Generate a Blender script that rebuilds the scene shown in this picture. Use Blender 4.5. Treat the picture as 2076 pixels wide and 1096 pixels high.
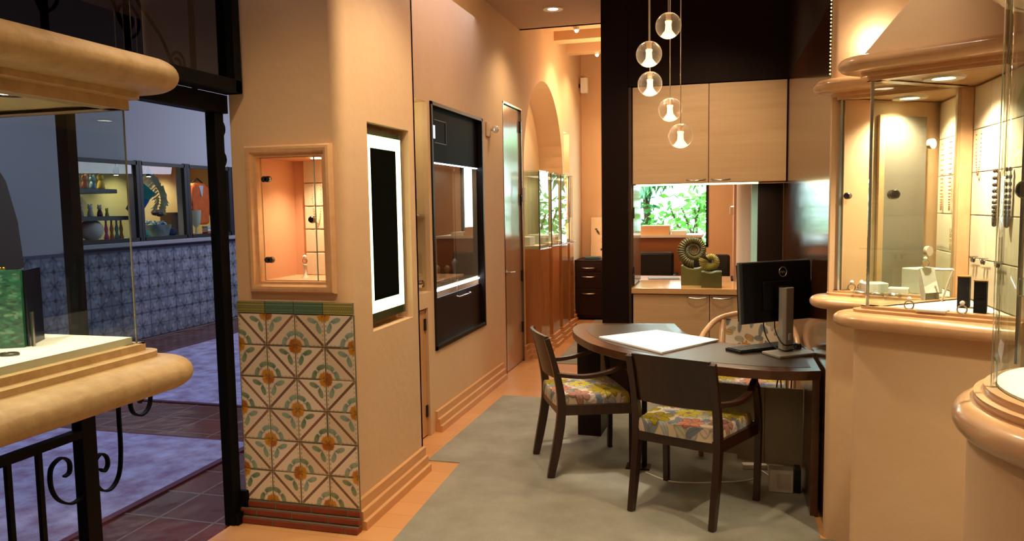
import bpy, math, random
import numpy as np
from mathutils import Matrix, Vector
for _o in list(bpy.data.objects): bpy.data.objects.remove(_o)
sc = bpy.context.scene
COL = sc.collection
PI = math.pi
rnd = random.Random(7)

# ------------------------------------------------------------------ camera
cam_d = bpy.data.cameras.new('camera'); cam = bpy.data.objects.new('camera', cam_d); COL.objects.link(cam)
YAW, PITCH, ROLL, FPX = 0.268578, 0.0849099, 0.0158542, 1544.66
_f = Vector((-math.sin(YAW)*math.cos(PITCH), math.cos(YAW)*math.cos(PITCH), -math.sin(PITCH)))
_r = Vector((math.cos(YAW), math.sin(YAW), 0)); _d = _f.cross(_r)
_c, _s = math.cos(ROLL), math.sin(ROLL)
_rt = _c*_r + _s*_d; _dn = -_s*_r + _c*_d
m = Matrix((( _rt.x, -_dn.x, -_f.x, 0), (_rt.y, -_dn.y, -_f.y, 0), (_rt.z, -_dn.z, -_f.z, 1.58), (0, 0, 0, 1)))
cam.matrix_world = m
cam_d.sensor_fit = 'HORIZONTAL'; cam_d.sensor_width = 36; cam_d.lens = FPX/2076*36
cam_d.clip_start = 0.02; cam_d.clip_end = 200
sc.camera = cam

# ------------------------------------------------------------------ world, exposure
w = bpy.data.worlds.new('World'); sc.world = w; w.use_nodes = True
_nt = w.node_tree; _nt.nodes.clear()
_bg = _nt.nodes.new('ShaderNodeBackground'); _bg.inputs[0].default_value = (0.74, 0.95, 1.0, 1); _bg.inputs[1].default_value = 7.0
_ow = _nt.nodes.new('ShaderNodeOutputWorld'); _nt.links.new(_bg.outputs[0], _ow.inputs[0])
vs = sc.view_settings; vs.view_transform = 'Standard'; vs.look = 'None'; vs.exposure = 0.45; vs.gamma = 1.0; vs.use_curve_mapping = False
cy = sc.cycles
cy.max_bounces = 8; cy.diffuse_bounces = 4; cy.glossy_bounces = 4; cy.transmission_bounces = 6; cy.transparent_max_bounces = 24
cy.sample_clamp_indirect = 4.0; cy.sample_clamp_direct = 0; cy.caustics_reflective = False; cy.caustics_refractive = False
cy.use_denoising = True

WARM = (1.0, 0.77, 0.49)
def light(name, kind, loc, energy, color=WARM, size=0.1, to=None, angle=80, blend=0.6, sy=None):
    d = bpy.data.lights.new(name, kind); d.energy = energy; d.color = color
    if kind == 'AREA':
        d.size = size
        if sy: d.shape = 'RECTANGLE'; d.size_y = sy
    else: d.shadow_soft_size = size
    if kind == 'SPOT': d.spot_size = math.radians(angle); d.spot_blend = blend
    o = bpy.data.objects.new(name, d); COL.objects.link(o); o.location = loc
    if to is not None: o.rotation_euler = (Vector(to)-Vector(loc)).to_track_quat('-Z', 'Y').to_euler()
    return o
# room ceiling downlights (fixtures out of view have no mesh)
for i, (x, y, e) in enumerate([(-1.0, 1.7, 40), (0.0, 1.0, 8), (-0.95, 3.3, 80), (-0.85, 5.2, 36), (-1.444, 6.743, 45), (-0.1, 5.5, 34)]):
    light('ceiling_spot', 'SPOT', (x, y, 3.26), e, WARM, 0.08, (x, y, 0), 125, 0.9)
light('desk_spot', 'SPOT', (-0.5, 3.9, 3.26), 150, (1, .88, .72), 0.05, (-0.36, 4.62, .75), 32, 0.5)
light('pillar_wash', 'SPOT', (-0.75, 3.75, 3.24), 42, (1,.78,.54), 0.06, (-1.72, 3.75, 1.35), 75, 0.7)
light('cabinet_fill', 'SPOT', (-.2, 4.7, 3.24), 55, WARM, .06, (-.15, 6.3, 1.75), 60, .9)  # fill spot added to brighten the cabinet doors, no such fixture known
light('pillar_front_fill', 'SPOT', (-1.5, 1.7, 3.24), 44, WARM, .06, (-2.02, 3.29, 1.0), 62, .9)  # added fill that lifts the pillar front only
light('wall_fill', 'SPOT', (-.6, 4.9, 3.2), 34, (1,.62,.30), .1, (-1.93, 4.9, 2.75), 120, 1)  # orange fill added to warm the upper long wall, no lamp there
light('hood_fill', 'SPOT', (.30, 2.70, 3.24), 26, (1,.86,.64), .03, (.62, 3.16, 2.22), 36, 1)  # unseen spot added for the bright hood edge
light('bounce_fill', 'AREA', (-0.4, 0.6, 3.2), 13, WARM, 2.0, (-0.5, 2.2, 0))  # broad warm fill added overhead, stands in for bounced light
# hallway beyond
for (x, y, e) in [(-1.5, 8.9, 45), (-1.5, 9.8, 40), (0.6, 9.0, 45)]:
    light('hall_spot', 'SPOT', (x, y, 3.45), e, (1, .66, .36), 0.06, (x-.1, y, 0), 130, 0.9)
light('hall_up', 'POINT', (-1.2, 9.0, 2.9), 30, (1, .62, .33), 0.15)
# courtyard corridor, area lights added under its closed ceiling as cool daylight
light('corridor_daylight', 'AREA', (-4.4, 4.5, 3.25), 68, (0.64, 0.70, 1.0), 3.0, (-4.6, 4.5, 0), sy=6.0)
light('corridor_daylight_far', 'AREA', (-4.6, 9.9, 3.0), 80, (0.72, 0.78, 1.0), 2.0, (-6.8, 8.2, 0.9))
# ------------------------------------------------------------------ materials
def lin(c):
    if isinstance(c, str):
        c = [int(c[i:i+2], 16)/255 for i in (0, 2, 4)]
        c = [x/12.92 if x <= .04045 else ((x+.055)/1.055)**2.4 for x in c]
    return (c[0], c[1], c[2], 1)
MATS = {}
def mat(name, col='808080', rough=.5, metal=0, spec=.5, emis=0, ecol=None, noise=None, bump=None, wood=None, coat=0, attr=False, stretch=(1, 1, 1), alpha=None):
    if name in MATS: return MATS[name]
    M = bpy.data.materials.new(name); M.use_nodes = True; nt = M.node_tree; P = nt.nodes['Principled BSDF']
    L = nt.links.new; N = nt.nodes.new
    P.inputs['Base Color'].default_value = lin(col); P.inputs['Roughness'].default_value = rough; P.inputs['Metallic'].default_value = metal
    P.inputs['Specular IOR Level'].default_value = spec; P.inputs['Coat Weight'].default_value = coat; P.inputs['Coat Roughness'].default_value = .08
    if emis: P.inputs['Emission Color'].default_value = lin(ecol or col); P.inputs['Emission Strength'].default_value = emis
    tc = N('ShaderNodeTexCoord'); mp = N('ShaderNodeMapping'); mp.inputs['Scale'].default_value = stretch; L(tc.outputs['Object'], mp.inputs[0])
    if noise:
        sca, c2, det = noise
        n = N('ShaderNodeTexNoise'); n.inputs['Scale'].default_value = sca; n.inputs['Detail'].default_value = 6; n.inputs['Roughness'].default_value = .6
        L(mp.outputs[0], n.inputs['Vector']); r = N('ShaderNodeMapRange'); r.inputs[1].default_value = .5-det; r.inputs[2].default_value = .5+det
        L(n.outputs[0], r.inputs[0]); mx = N('ShaderNodeMix'); mx.data_type = 'RGBA'; mx.inputs[6].default_value = lin(col); mx.inputs[7].default_value = lin(c2)
        L(r.outputs[0], mx.inputs[0]); L(mx.outputs[2], P.inputs['Base Color'])
    if attr:
        a = N('ShaderNodeVertexColor'); a.layer_name = 'Col'; L(a.outputs[0], P.inputs['Base Color'])
    if bump:
        n = N('ShaderNodeTexNoise'); n.inputs['Scale'].default_value = bump[0]; n.inputs['Detail'].default_value = 4
        L(mp.outputs[0], n.inputs['Vector']); b = N('ShaderNodeBump'); b.inputs['Strength'].default_value = bump[1]; b.inputs['Distance'].default_value = bump[2] if len(bump) > 2 else .01
        L(n.outputs[0], b.inputs['Height']); L(b.outputs[0], P.inputs['Normal'])
    if alpha is not None:
        P.inputs['Alpha'].default_value = alpha
    MATS[name] = M; return M
def wood(name, c1, c2, rough=.4, axis=2, scale=9, coat=.0, spec=.5):
    st = [scale]*3; st[axis] = scale*.06
    return mat(name, c1, rough, noise=(3, c2, .22), stretch=tuple(st), coat=coat, spec=spec)
def glassmat(name, tint='FFFFFF', ior=1.5, rough=0.0, refl=1.0, dark=None):
    if name in MATS: return MATS[name]
    M = bpy.data.materials.new(name); M.use_nodes = True; nt = M.node_tree; nt.nodes.clear(); N = nt.nodes.new; L = nt.links.new
    o = N('ShaderNodeOutputMaterial'); mx = N('ShaderNodeMixShader'); t = N('ShaderNodeBsdfTransparent'); g = N('ShaderNodeBsdfGlossy')
    t.inputs[0].default_value = lin(tint); g.inputs['Roughness'].default_value = rough; g.inputs[0].default_value = (refl, refl, refl, 1)
    f = N('ShaderNodeFresnel'); f.inputs[0].default_value = ior
    ge = N('ShaderNodeNewGeometry'); k = N('ShaderNodeMath'); k.operation = 'MULTIPLY'; iv = N('ShaderNodeMath'); iv.operation = 'SUBTRACT'; iv.inputs[0].default_value = 1
    L(ge.outputs['Backfacing'], iv.inputs[1]); L(f.outputs[0], k.inputs[0]); L(iv.outputs[0], k.inputs[1]); L(k.outputs[0], mx.inputs[0]); L(t.outputs[0], mx.inputs[1]); L(g.outputs[0], mx.inputs[2]); L(mx.outputs[0], o.inputs[0])
    MATS[name] = M; return M
def emit(name, col, s):
    return mat(name, '000000', 1, spec=0, emis=s, ecol=col)

PLASTER = mat('peach_plaster', 'DFBC94', .85, noise=(2.2, 'D9B389', .25), bump=(9, .35, .012))
PLASTER2 = mat('rough_plaster', 'DFBC94', .85, noise=(3, 'D8B186', .25), bump=(14, .25, .01))
CEILM = mat('ceiling_paint', 'C4A088', .9)
MAPLE = wood('maple', 'D9A36C', 'C88F59', .35, 1)
MAPLEV = wood('maple_vertical', 'D6A06A', 'C58C56', .35, 2)
MAPLEX = wood('maple_veneer_door', 'D8B488', 'C8A276', .35, 0, 7)
MAPLE_M = wood('maple_moulding', 'DDB083', 'D0A070', .28, 1, 8, .4)
BASEM = wood('baseboard_maple', 'D9A873', 'CB9660', .4, 1)
FLOORM = None
DARKW = wood('dark_wood', '26120A', '1C0D07', .45, 2, 8, 0, .25)
DARKP = wood('dark_panel', '1E0D06', '160A05', .6, 2, 6, 0, .12)
DARKG = wood('dark_glossy_panel', '4E2A16', '3C2010', .16, 2, 6, .25)
ESP = wood('espresso_case', '221511', '19100C', .4, 2, 6, 0, .25)
CHAIRW = wood('chair_walnut', '3A2014', '2A160D', .33, 2, 9)
DESKW = wood('desk_walnut', '5A3622', '482A1A', .28, 0, 7, .2)
LEATHER = mat('desk_leather', '4B3A2E', .38, noise=(160, '42332A', .3), bump=(300, .2, .002))
IRON = mat('black_iron', '050505', .6, 0, .15, bump=(60, .3, .003))
STEEL = mat('brushed_steel', 'C9C4BC', .28, 1)
CHROME = mat('chrome', 'E8E6E2', .08, 1)
NICKEL = mat('nickel', '8C857C', .22, 1)
BRASS = mat('gold', 'D8A63E', .2, 1)
SILVER = mat('silver', 'C8C8C6', .2, 1)
LIME = mat('limestone', 'C9AC7C', .45, noise=(16, 'B0905E', .24), bump=(60, .5, .004))
WHITE = mat('white_paint', 'F2EDE4', .5)
WHITEL = mat('white_leatherette', 'F7F1E6', .45)
PAPER = mat('white_pad', 'FFFFFF', .6)
BLACK = mat('black_plastic', '0C0C0D', .35)
BLACKM = mat('matt_black', '0A0A0C', .6)
DKLEATHER = mat('black_leather', '17120F', .4)
CARPET = mat('grey_green_carpet', 'ADAA9C', .95, spec=.1, noise=(2.6, '918D7E', .2), bump=(220, .7, .01))
GLASS = glassmat('clear_glass', 'F4F8F6')
GLASSE = mat('glass_edge', '9FC0B4', .1, spec=.8)
GLASSD = glassmat('smoked_glass', '3A3430', 1.5, 0.02)
LINEN = mat('linen_panel', 'EFDCBF', .8, noise=(40, 'E6D0AF', .3))
WARMLAMP = emit('lamp_warm', 'FFE3B8', 14)
COOLLAMP = emit('lamp_cool', 'E6EEFF', 9)
GREENW = emit('edge_light', 'ECFFB4', 2.6)

# floors
def floor_boards():
    M = bpy.data.materials.new('maple_floorboards'); M.use_nodes = True; nt = M.node_tree; P = nt.nodes['Principled BSDF']; N = nt.nodes.new; L = nt.links.new
    tc = N('ShaderNodeTexCoord'); b = N('ShaderNodeTexBrick'); b.inputs['Scale'].default_value = 1; b.inputs['Brick Width'].default_value = 1.4; b.inputs['Row Height'].default_value = .16
    b.inputs['Mortar Size'].default_value = .0015; b.inputs['Color1'].default_value = lin('DDA46C'); b.inputs['Color2'].default_value = lin('D59B64'); b.inputs['Mortar'].default_value = lin('B98350')
    mp = N('ShaderNodeMapping'); L(tc.outputs['Object'], mp.inputs[0]); L(mp.outputs[0], b.inputs['Vector']); L(b.outputs[0], P.inputs['Base Color']); P.inputs['Roughness'].default_value = .28
    return M
FLOORM = floor_boards()
def saltillo():
    M = bpy.data.materials.new('saltillo_tile'); M.use_nodes = True; nt = M.node_tree; P = nt.nodes['Principled BSDF']; N = nt.nodes.new; L = nt.links.new
    tc = N('ShaderNodeTexCoord'); b = N('ShaderNodeTexBrick'); b.offset = 0; b.inputs['Scale'].default_value = 1; b.inputs['Brick Width'].default_value = .33; b.inputs['Row Height'].default_value = .33
    b.inputs['Mortar Size'].default_value = .007; b.inputs['Mortar Smooth'].default_value = .3; b.inputs['Color1'].default_value = lin('6A2E1C'); b.inputs['Color2'].default_value = lin('52261A'); b.inputs['Mortar'].default_value = lin('7A6A60')
    n = N('ShaderNodeTexNoise'); n.inputs['Scale'].default_value = 6; bp = N('ShaderNodeBump'); bp.inputs['Strength'].default_value = .5; bp.inputs['Distance'].default_value = .02
    L(tc.outputs['Object'], b.inputs['Vector']); L(b.outputs[0], P.inputs['Base Color']); L(tc.outputs['Object'], n.inputs['Vector']); L(n.outputs[0], bp.inputs['Height']); L(bp.outputs[0], P.inputs['Normal'])
    P.inputs['Roughness'].default_value = .22
    return M
SALT = saltillo()
RUGM = mat('worn_lilac_rug', 'B8BADC', .95, spec=.05, noise=(5.5, '907A96', .16), bump=(90, .5, .01), stretch=(1, 1, 1))
RUGB = mat('rug_border', '6E4A58', .95, spec=.05)
EXTW = mat('corridor_paint', '98989E', .8)
BRICK = mat('red_brick', '8E3A22', .5, noise=(20, '74301E', .3))
GROUT = mat('grout', '6F6550', .9)
# ------------------------------------------------------------------ mesh helpers
WM = {}
class MB:
    def __init__(s): s.v = []; s.f = []; s.m = []; s.mi = 0
    def add(s, vs_, fs):
        b = len(s.v); s.v += [tuple(v) for v in vs_]; s.f += [tuple(i+b for i in f) for f in fs]; s.m += [s.mi]*len(fs); return s
    def box(s, x0, y0, z0, x1, y1, z1):
        if x0 > x1: x0, x1 = x1, x0
        if y0 > y1: y0, y1 = y1, y0
        if z0 > z1: z0, z1 = z1, z0
        return s.add([(x0,y0,z0),(x1,y0,z0),(x1,y1,z0),(x0,y1,z0),(x0,y0,z1),(x1,y0,z1),(x1,y1,z1),(x0,y1,z1)],
                     [(0,3,2,1),(4,5,6,7),(0,1,5,4),(1,2,6,5),(2,3,7,6),(3,0,4,7)])
    def obox(s, c, size, rz=0, rx=0, ry=0):
        R = Matrix.Rotation(rz,3,'Z') @ Matrix.Rotation(ry,3,'Y') @ Matrix.Rotation(rx,3,'X'); h = [a/2 for a in size]
        vs_ = [Vector(c)+R@Vector((x*h[0],y*h[1],z*h[2])) for z in (-1,1) for x,y in ((-1,-1),(1,-1),(1,1),(-1,1))]
        return s.add(vs_, [(0,3,2,1),(4,5,6,7),(0,1,5,4),(1,2,6,5),(2,3,7,6),(3,0,4,7)])
    def prism(s, poly, z0, z1):
        a = sum(poly[i][0]*poly[(i+1)%len(poly)][1]-poly[(i+1)%len(poly)][0]*poly[i][1] for i in range(len(poly)))
        if a < 0: poly = poly[::-1]
        n = len(poly)
        return s.add([(p[0],p[1],z0) for p in poly]+[(p[0],p[1],z1) for p in poly],
                     [tuple(range(n-1,-1,-1)), tuple(range(n,2*n))]+[(i,(i+1)%n,n+(i+1)%n,n+i) for i in range(n)])
    def quadslab(s, a, b, z0, z1, t):   # vertical slab between plan points a,b
        a = Vector(a); b = Vector(b); d = (b-a).normalized(); n = Vector((-d.y, d.x))*t/2
        return s.prism([a+n, b+n, b-n, a-n], z0, z1)
    def frame(s, pts, r, n=8, closed=False, rect=None):
        P = [Vector(p) for p in pts]; k = len(P); rings = []
        up0 = Vector((0,0,1)); prev = None
        for i in range(k):
            if closed: t = P[(i+1)%k]-P[i-1]
            else: t = P[min(i+1,k-1)]-P[max(i-1,0)]
            t.normalize()
            if prev is None:
                a = up0.cross(t)
                if a.length < .1: a = Vector((1,0,0)); a = a - a.dot(t)*t
                a.normalize()
            else:
                a = prev - prev.dot(t)*t
                a.normalize()
            prev = a; b = t.cross(a)
            rr = r[i] if isinstance(r, (list, tuple)) else r
            rings.append([P[i]+rr*(math.cos(2*PI*j/n)*a+math.sin(2*PI*j/n)*b) for j in range(n)])
        vs_ = [v for R in rings for v in R]; fs = []
        for i in range(k if closed else k-1):
            for j in range(n):
                fs.append((i*n+j, i*n+(j+1)%n, ((i+1)%k)*n+(j+1)%n, ((i+1)%k)*n+j))
        if not closed: fs += [tuple(range(n-1,-1,-1)), tuple((k-1)*n+j for j in range(n))]
        return s.add(vs_, fs)
    tube = frame
    def bar(s, pts, ws, ds, side):     # rectangular section sweep; side = unit vector of the width
        P = [Vector(p) for p in pts]; k = len(P); vs_ = []; side = Vector(side)
        for i in range(k):
            t = (P[min(i+1,k-1)]-P[max(i-1,0)]).normalized(); b = t.cross(side).normalized()
            w_ = (ws[i] if isinstance(ws,(list,tuple)) else ws)/2; d_ = (ds[i] if isinstance(ds,(list,tuple)) else ds)/2
            sd = (side-side.dot(t)*t).normalized()
            vs_ += [P[i]-sd*w_-b*d_, P[i]+sd*w_-b*d_, P[i]+sd*w_+b*d_, P[i]-sd*w_+b*d_]
        fs = [(3,2,1,0), tuple((k-1)*4+j for j in range(4))]
        for i in range(k-1):
            for j in range(4): fs.append((i*4+j, i*4+(j+1)%4, (i+1)*4+(j+1)%4, (i+1)*4+j))
        return s.add(vs_, fs)
    def lathe(s, prof, c=(0,0,0), n=24, a0=0, a1=2*PI, axis='Z'):
        full = abs(a1-a0-2*PI) < 1e-6; k = n if full else n+1; vs_ = []
        for i in range(k):
            a = a0+(a1-a0)*i/n
            for r, z in prof:
                p = (r*math.cos(a), r*math.sin(a), z)
                if axis == 'Y': p = (p[0], p[2], p[1])
                if axis == 'X': p = (p[2], p[0], p[1])
                vs_.append((c[0]+p[0], c[1]+p[1], c[2]+p[2]))
        m_ = len(prof); fs = []
        for i in range(n):
            j = (i+1) % k
            for q in range(m_-1): fs.append((i*m_+q, j*m_+q, j*m_+q+1, i*m_+q+1))
        return s.add(vs_, fs)
    def disc(s, c, r, n=24, axis='Z', h=.004):
        return s.lathe([(0,-h/2),(r,-h/2),(r,h/2),(0,h/2)], c, n, axis=axis)
    def ball(s, c, r, n=16, sz=None):
        k = n//2; rz = sz or r
        return s.lathe([(max(1e-4, r*math.sin(PI*i/k)), -rz*math.cos(PI*i/k)) for i in range(k+1)], c, n)
    def loft(s, path, prof, out=1, closed=False, arc=8, cap=True):
        """profile [(d,z)] carried along a plan path; d = offset outward, round corners"""
        P = [Vector(p) for p in path]; st = []; k = len(P)
        def nrm(a, b):
            t = (b-a).normalized(); return Vector((t.y, -t.x))*out
        if closed:
            for i in range(k):
                n0 = nrm(P[i-1], P[i]); n1 = nrm(P[i], P[(i+1)%k]); st.append((P[i], (n0+n1).normalized()))
        else:
            for i in range(k):
                if i == 0: st.append((P[0], nrm(P[0], P[1])))
                elif i == k-1: st.append((P[i], nrm(P[i-1], P[i])))
                else:
                    n0 = nrm(P[i-1], P[i]); n1 = nrm(P[i], P[i+1]); a0_ = math.atan2(n0.y, n0.x); a1_ = math.atan2(n1.y, n1.x)
                    while a1_-a0_ > PI: a1_ -= 2*PI
                    while a1_-a0_ < -PI: a1_ += 2*PI
                    for q in range(arc+1):
                        a = a0_+(a1_-a0_)*q/arc; st.append((P[i], Vector((math.cos(a), math.sin(a)))))
        m_ = len(prof); vs_ = []
        for p, n_ in st:
            for d, z in prof: vs_.append((p.x+n_.x*d, p.y+n_.y*d, z))
        fs = []; kk = len(st)
        for i in range(kk if closed else kk-1):
            j = (i+1) % kk
            for q in range(m_-1): fs.append((i*m_+q, j*m_+q, j*m_+q+1, i*m_+q+1))
        if cap and not closed: fs += [tuple(range(m_)), tuple((kk-1)*m_+q for q in range(m_-1,-1,-1))]
        return s.add(vs_, fs)
    def xf(s, M):
        s.v = [tuple(M@Vector(v)) for v in s.v]; return s
    def build(s, name, mats, parent=None, smooth=False, bevel=0, sub=0, norm=True):
        me = bpy.data.meshes.new(name)
        V = np.array(s.v); lo, hi = V.min(0), V.max(0); c = Vector(((lo[0]+hi[0])/2, (lo[1]+hi[1])/2, lo[2])) 
        me.from_pydata([(v[0]-c.x, v[1]-c.y, v[2]-c.z) for v in s.v], [], s.f)
        if not isinstance(mats, (list, tuple)): mats = [mats]
        for m_ in mats: me.materials.append(m_)
        if len(mats) > 1:
            for p, i in zip(me.polygons, s.m): p.material_index = i
        if norm:
            import bmesh
            bm = bmesh.new(); bm.from_mesh(me); bmesh.ops.recalc_face_normals(bm, faces=bm.faces); bm.to_mesh(me); bm.free()
        if smooth:
            for p in me.polygons: p.use_smooth = True
            if smooth == 'auto': me.set_sharp_from_angle(angle=math.radians(35))
        o = bpy.data.objects.new(name, me); COL.objects.link(o)
        place(o, c, parent)
        if bevel:
            b = o.modifiers.new('bevel', 'BEVEL'); b.width = bevel; b.segments = 2; b.limit_method = 'ANGLE'; b.angle_limit = math.radians(40); b.use_clamp_overlap = True
        if sub:
            q = o.modifiers.new('sub', 'SUBSURF'); q.levels = sub; q.render_levels = sub
        return o
def place(o, c, parent):
    o.location = c; W = Matrix.Translation(c)
    if parent is not None:
        o.parent = parent; o.matrix_parent_inverse = WM[parent.name].inverted()
    WM[o.name] = W
def tag(o, label=None, cat=None, group=None, kind=None):
    if label: o['label'] = label
    if cat: o['category'] = cat
    if group: o['group'] = group
    if kind: o['kind'] = kind
    return o
def thing(name, label, cat, loc=(0, 0, 0), group=None):
    o = bpy.data.objects.new(name, None); COL.objects.link(o); o.empty_display_size = .1; o.location = loc
    WM[o.name] = Matrix.Translation(loc); return tag(o, label, cat, group)
def struct(o): o['kind'] = 'structure'; return o
def dup(o, loc=None, rz=None, label=None, parent=None):
    c = o.copy(); COL.objects.link(c); WM[c.name] = WM.get(o.name)
    if parent is not None: c.parent = parent
    for ch in [x for x in bpy.data.objects if x.parent == o]: dup(ch, parent=c)
    if loc is not None: c.location = loc
    if rz is not None: c.rotation_euler = (0, 0, rz)
    if label: c['label'] = label
    return c
def wallslab(name, plane, c, t, u0, u1, z0, z1, holes, material, smooth=False):
    """slab with rectangular holes; plane 'x': u=y, front face at x=c going back to c+t; plane 'y': u=x"""
    us = sorted({u0, u1, *[h[0] for h in holes], *[h[1] for h in holes]}); zs = sorted({z0, z1, *[h[2] for h in holes], *[h[3] for h in holes]})
    us = [u for u in us if u0 <= u <= u1]; zs = [z for z in zs if z0 <= z <= z1]
    def solid(i, j):
        if i < 0 or j < 0 or i >= len(us)-1 or j >= len(zs)-1: return False
        um = (us[i]+us[i+1])/2; zm = (zs[j]+zs[j+1])/2
        return not any(h[0] < um < h[1] and h[2] < zm < h[3] for h in holes)
    b = MB(); idx = {}
    def V(i, j, k):
        key = (i, j, k)
        if key not in idx:
            d = c if k == 0 else c+t; idx[key] = len(b.v)
            b.v.append((d, us[i], zs[j]) if plane == 'x' else (us[i], d, zs[j]))
        return idx[key]
    for i in range(len(us)-1):
        for j in range(len(zs)-1):
            if not solid(i, j): continue
            F = [[V(i,j,0),V(i+1,j,0),V(i+1,j+1,0),V(i,j+1,0)], [V(i,j,1),V(i,j+1,1),V(i+1,j+1,1),V(i+1,j,1)]]
            if not solid(i-1,j): F.append([V(i,j,0),V(i,j+1,0),V(i,j+1,1),V(i,j,1)])
            if not solid(i+1,j): F.append([V(i+1,j,0),V(i+1,j,1),V(i+1,j+1,1),V(i+1,j+1,0)])
            if not solid(i,j-1): F.append([V(i,j,0),V(i,j,1),V(i+1,j,1),V(i+1,j,0)])
            if not solid(i,j+1): F.append([V(i,j+1,0),V(i+1,j+1,0),V(i+1,j+1,1),V(i,j+1,1)])
            for f in F: b.f.append(tuple(f)); b.m.append(0)
    return b.build(name, material)
def bull(d0, z0, z1, n=10, flat=0.0):
    """half round nose from (d0,z0) to (d0,z1)"""
    r = (z1-z0)/2; zc = (z0+z1)/2
    return [(d0+math.sin(PI*i/n)*r*(1+flat), zc-math.cos(PI*i/n)*r) for i in range(n+1)]
def smoothline(pts, n=8, closed=False):
    P = [Vector(p) for p in pts]; k = len(P); out = []
    for i in range(k if closed else k-1):
        p0 = P[(i-1)%k] if closed or i > 0 else P[0]; p1 = P[i]; p2 = P[(i+1)%k]; p3 = P[(i+2)%k] if closed or i+2 < k else P[-1]
        for q in range(n):
            t = q/n; out.append(.5*((2*p1)+(-p0+p2)*t+(2*p0-5*p1+4*p2-p3)*t*t+(-p0+3*p1-3*p2+p3)*t**3))
    if not closed: out.append(P[-1])
    return out
# painter: colours per vertex of a dense grid
class Paint:
    def __init__(s, nx, ny, w_, h_, base):
        s.nx, s.ny, s.w, s.h = nx, ny, w_, h_
        s.X, s.Y = np.meshgrid(np.linspace(0, w_, nx), np.linspace(0, h_, ny)); s.C = np.empty((ny, nx, 3)); s.C[:] = lin(base)[:3]
    def _win(s, x0, x1, y0, y1):
        i0 = max(0, int(x0/s.w*(s.nx-1))-1); i1 = min(s.nx, int(x1/s.w*(s.nx-1))+3); j0 = max(0, int(y0/s.h*(s.ny-1))-1); j1 = min(s.ny, int(y1/s.h*(s.ny-1))+3)
        return slice(max(0,j0), max(0,j1)), slice(max(0,i0), max(0,i1))
    def ell(s, x, y, a, b, ang, col, al=1.0, ring=None):
        R = max(a, b)*1.1; w_ = s._win(x-R, x+R, y-R, y+R); dx = s.X[w_]-x; dy = s.Y[w_]-y
        if dx.size == 0: return
        c, q = math.cos(ang), math.sin(ang); d = np.sqrt(((dx*c+dy*q)/a)**2+((-dx*q+dy*c)/b)**2)
        k = np.clip((1-d)*min(a,b)/(s.w/s.nx*1.2)+.5, 0, 1)
        if ring: k = k*np.clip((d-ring)*min(a,b)/(s.w/s.nx*1.2)+.5, 0, 1)
        k = (k*al)[..., None]; s.C[w_] = s.C[w_]*(1-k)+np.array(lin(col)[:3])*k
    def line(s, x0, y0, x1, y1, wd, col, al=1.0):
        w_ = s._win(min(x0,x1)-wd, max(x0,x1)+wd, min(y0,y1)-wd, max(y0,y1)+wd); X, Y = s.X[w_], s.Y[w_]
        if X.size == 0: return
        L2 = (x1-x0)**2+(y1-y0)**2; t = np.clip(((X-x0)*(x1-x0)+(Y-y0)*(y1-y0))/L2, 0, 1); d = np.hypot(X-x0-t*(x1-x0), Y-y0-t*(y1-y0))
        k = (np.clip((wd/2-d)/(s.w/s.nx*1.2)+.5, 0, 1)*al)[..., None]; s.C[w_] = s.C[w_]*(1-k)+np.array(lin(col)[:3])*k
    def rect(s, x0, y0, x1, y1, col, al=1.0):
        w_ = s._win(x0, x1, y0, y1); X, Y = s.X[w_], s.Y[w_]; k = (((X >= x0)&(X <= x1)&(Y >= y0)&(Y <= y1))*al)[..., None]
        s.C[w_] = s.C[w_]*(1-k)+np.array(lin(col)[:3])*k
    def mesh(s, name, fn, material, parent=None, smooth=True, extra=None):
        me = bpy.data.meshes.new(name); V = fn(s.X.ravel(), s.Y.ravel()); V = np.stack(V, 1)
        lo, hi = V.min(0), V.max(0); c = Vector(((lo[0]+hi[0])/2, (lo[1]+hi[1])/2, lo[2])); V = V-np.array(c)
        i = np.arange(s.nx-1)[None, :]+np.arange(s.ny-1)[:, None]*s.nx; i = i.ravel(); F = np.stack([i, i+1, i+1+s.nx, i+s.nx], 1)
        me.from_pydata(V.tolist(), [], F.tolist()); me.materials.append(material)
        a = me.color_attributes.new('Col', 'FLOAT_COLOR', 'POINT'); a.data.foreach_set('color', np.concatenate([s.C.reshape(-1, 3), np.ones((s.nx*s.ny, 1))], 1).ravel().astype(np.float32))
        if smooth: me.polygons.foreach_set('use_smooth', [True]*len(me.polygons))
        o = bpy.data.objects.new(name, me); COL.objects.link(o); place(o, c, parent); return o
# ================================================================== SHELL
struct(MB().box(-2.37, -1.3, -.1, 3.0, 10.9, 0).build('floor', FLOORM))
# carpet inlay with the step in its edge
cb = MB().prism([(-1.49,-1.2),(-1.495,3.24),(-1.545,4.335),(-1.76,4.335),(-1.745,6.0),(.46,6.0),(.46,3.7),(1.4,3.7),(1.4,-1.2)], 0, .006)
struct(cb.build('floor', CARPET))
struct(MB().prism([(-1.60,7.35),(-1.66,10.2),(-1.66,10.75),(-.98,10.75),(-.98,7.35)], 0, .006).build('floor', CARPET))
struct(MB().box(-7.2, -1.3, -.1, -2.37, 13, -.002).build('floor', SALT))
# ceilings
struct(MB().box(-2.3, -1.3, 3.3, 3.0, 7.45, 3.42).build('ceiling', CEILM))
struct(MB().box(-2.4, 7.45, 3.95, 3.0, 11, 4.05).build('ceiling', CEILM))
struct(MB().box(-2.3, 7.40, 3.3, 3.0, 7.452, 4.0).build('ceiling', PLASTER))
for i, y in enumerate((8.35, 9.05, 9.8)):
    struct(MB().box(-1.93, y, 3.52, -.0, y+.22, 3.95).build('trim_%d' % (i+10), PLASTER))
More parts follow.
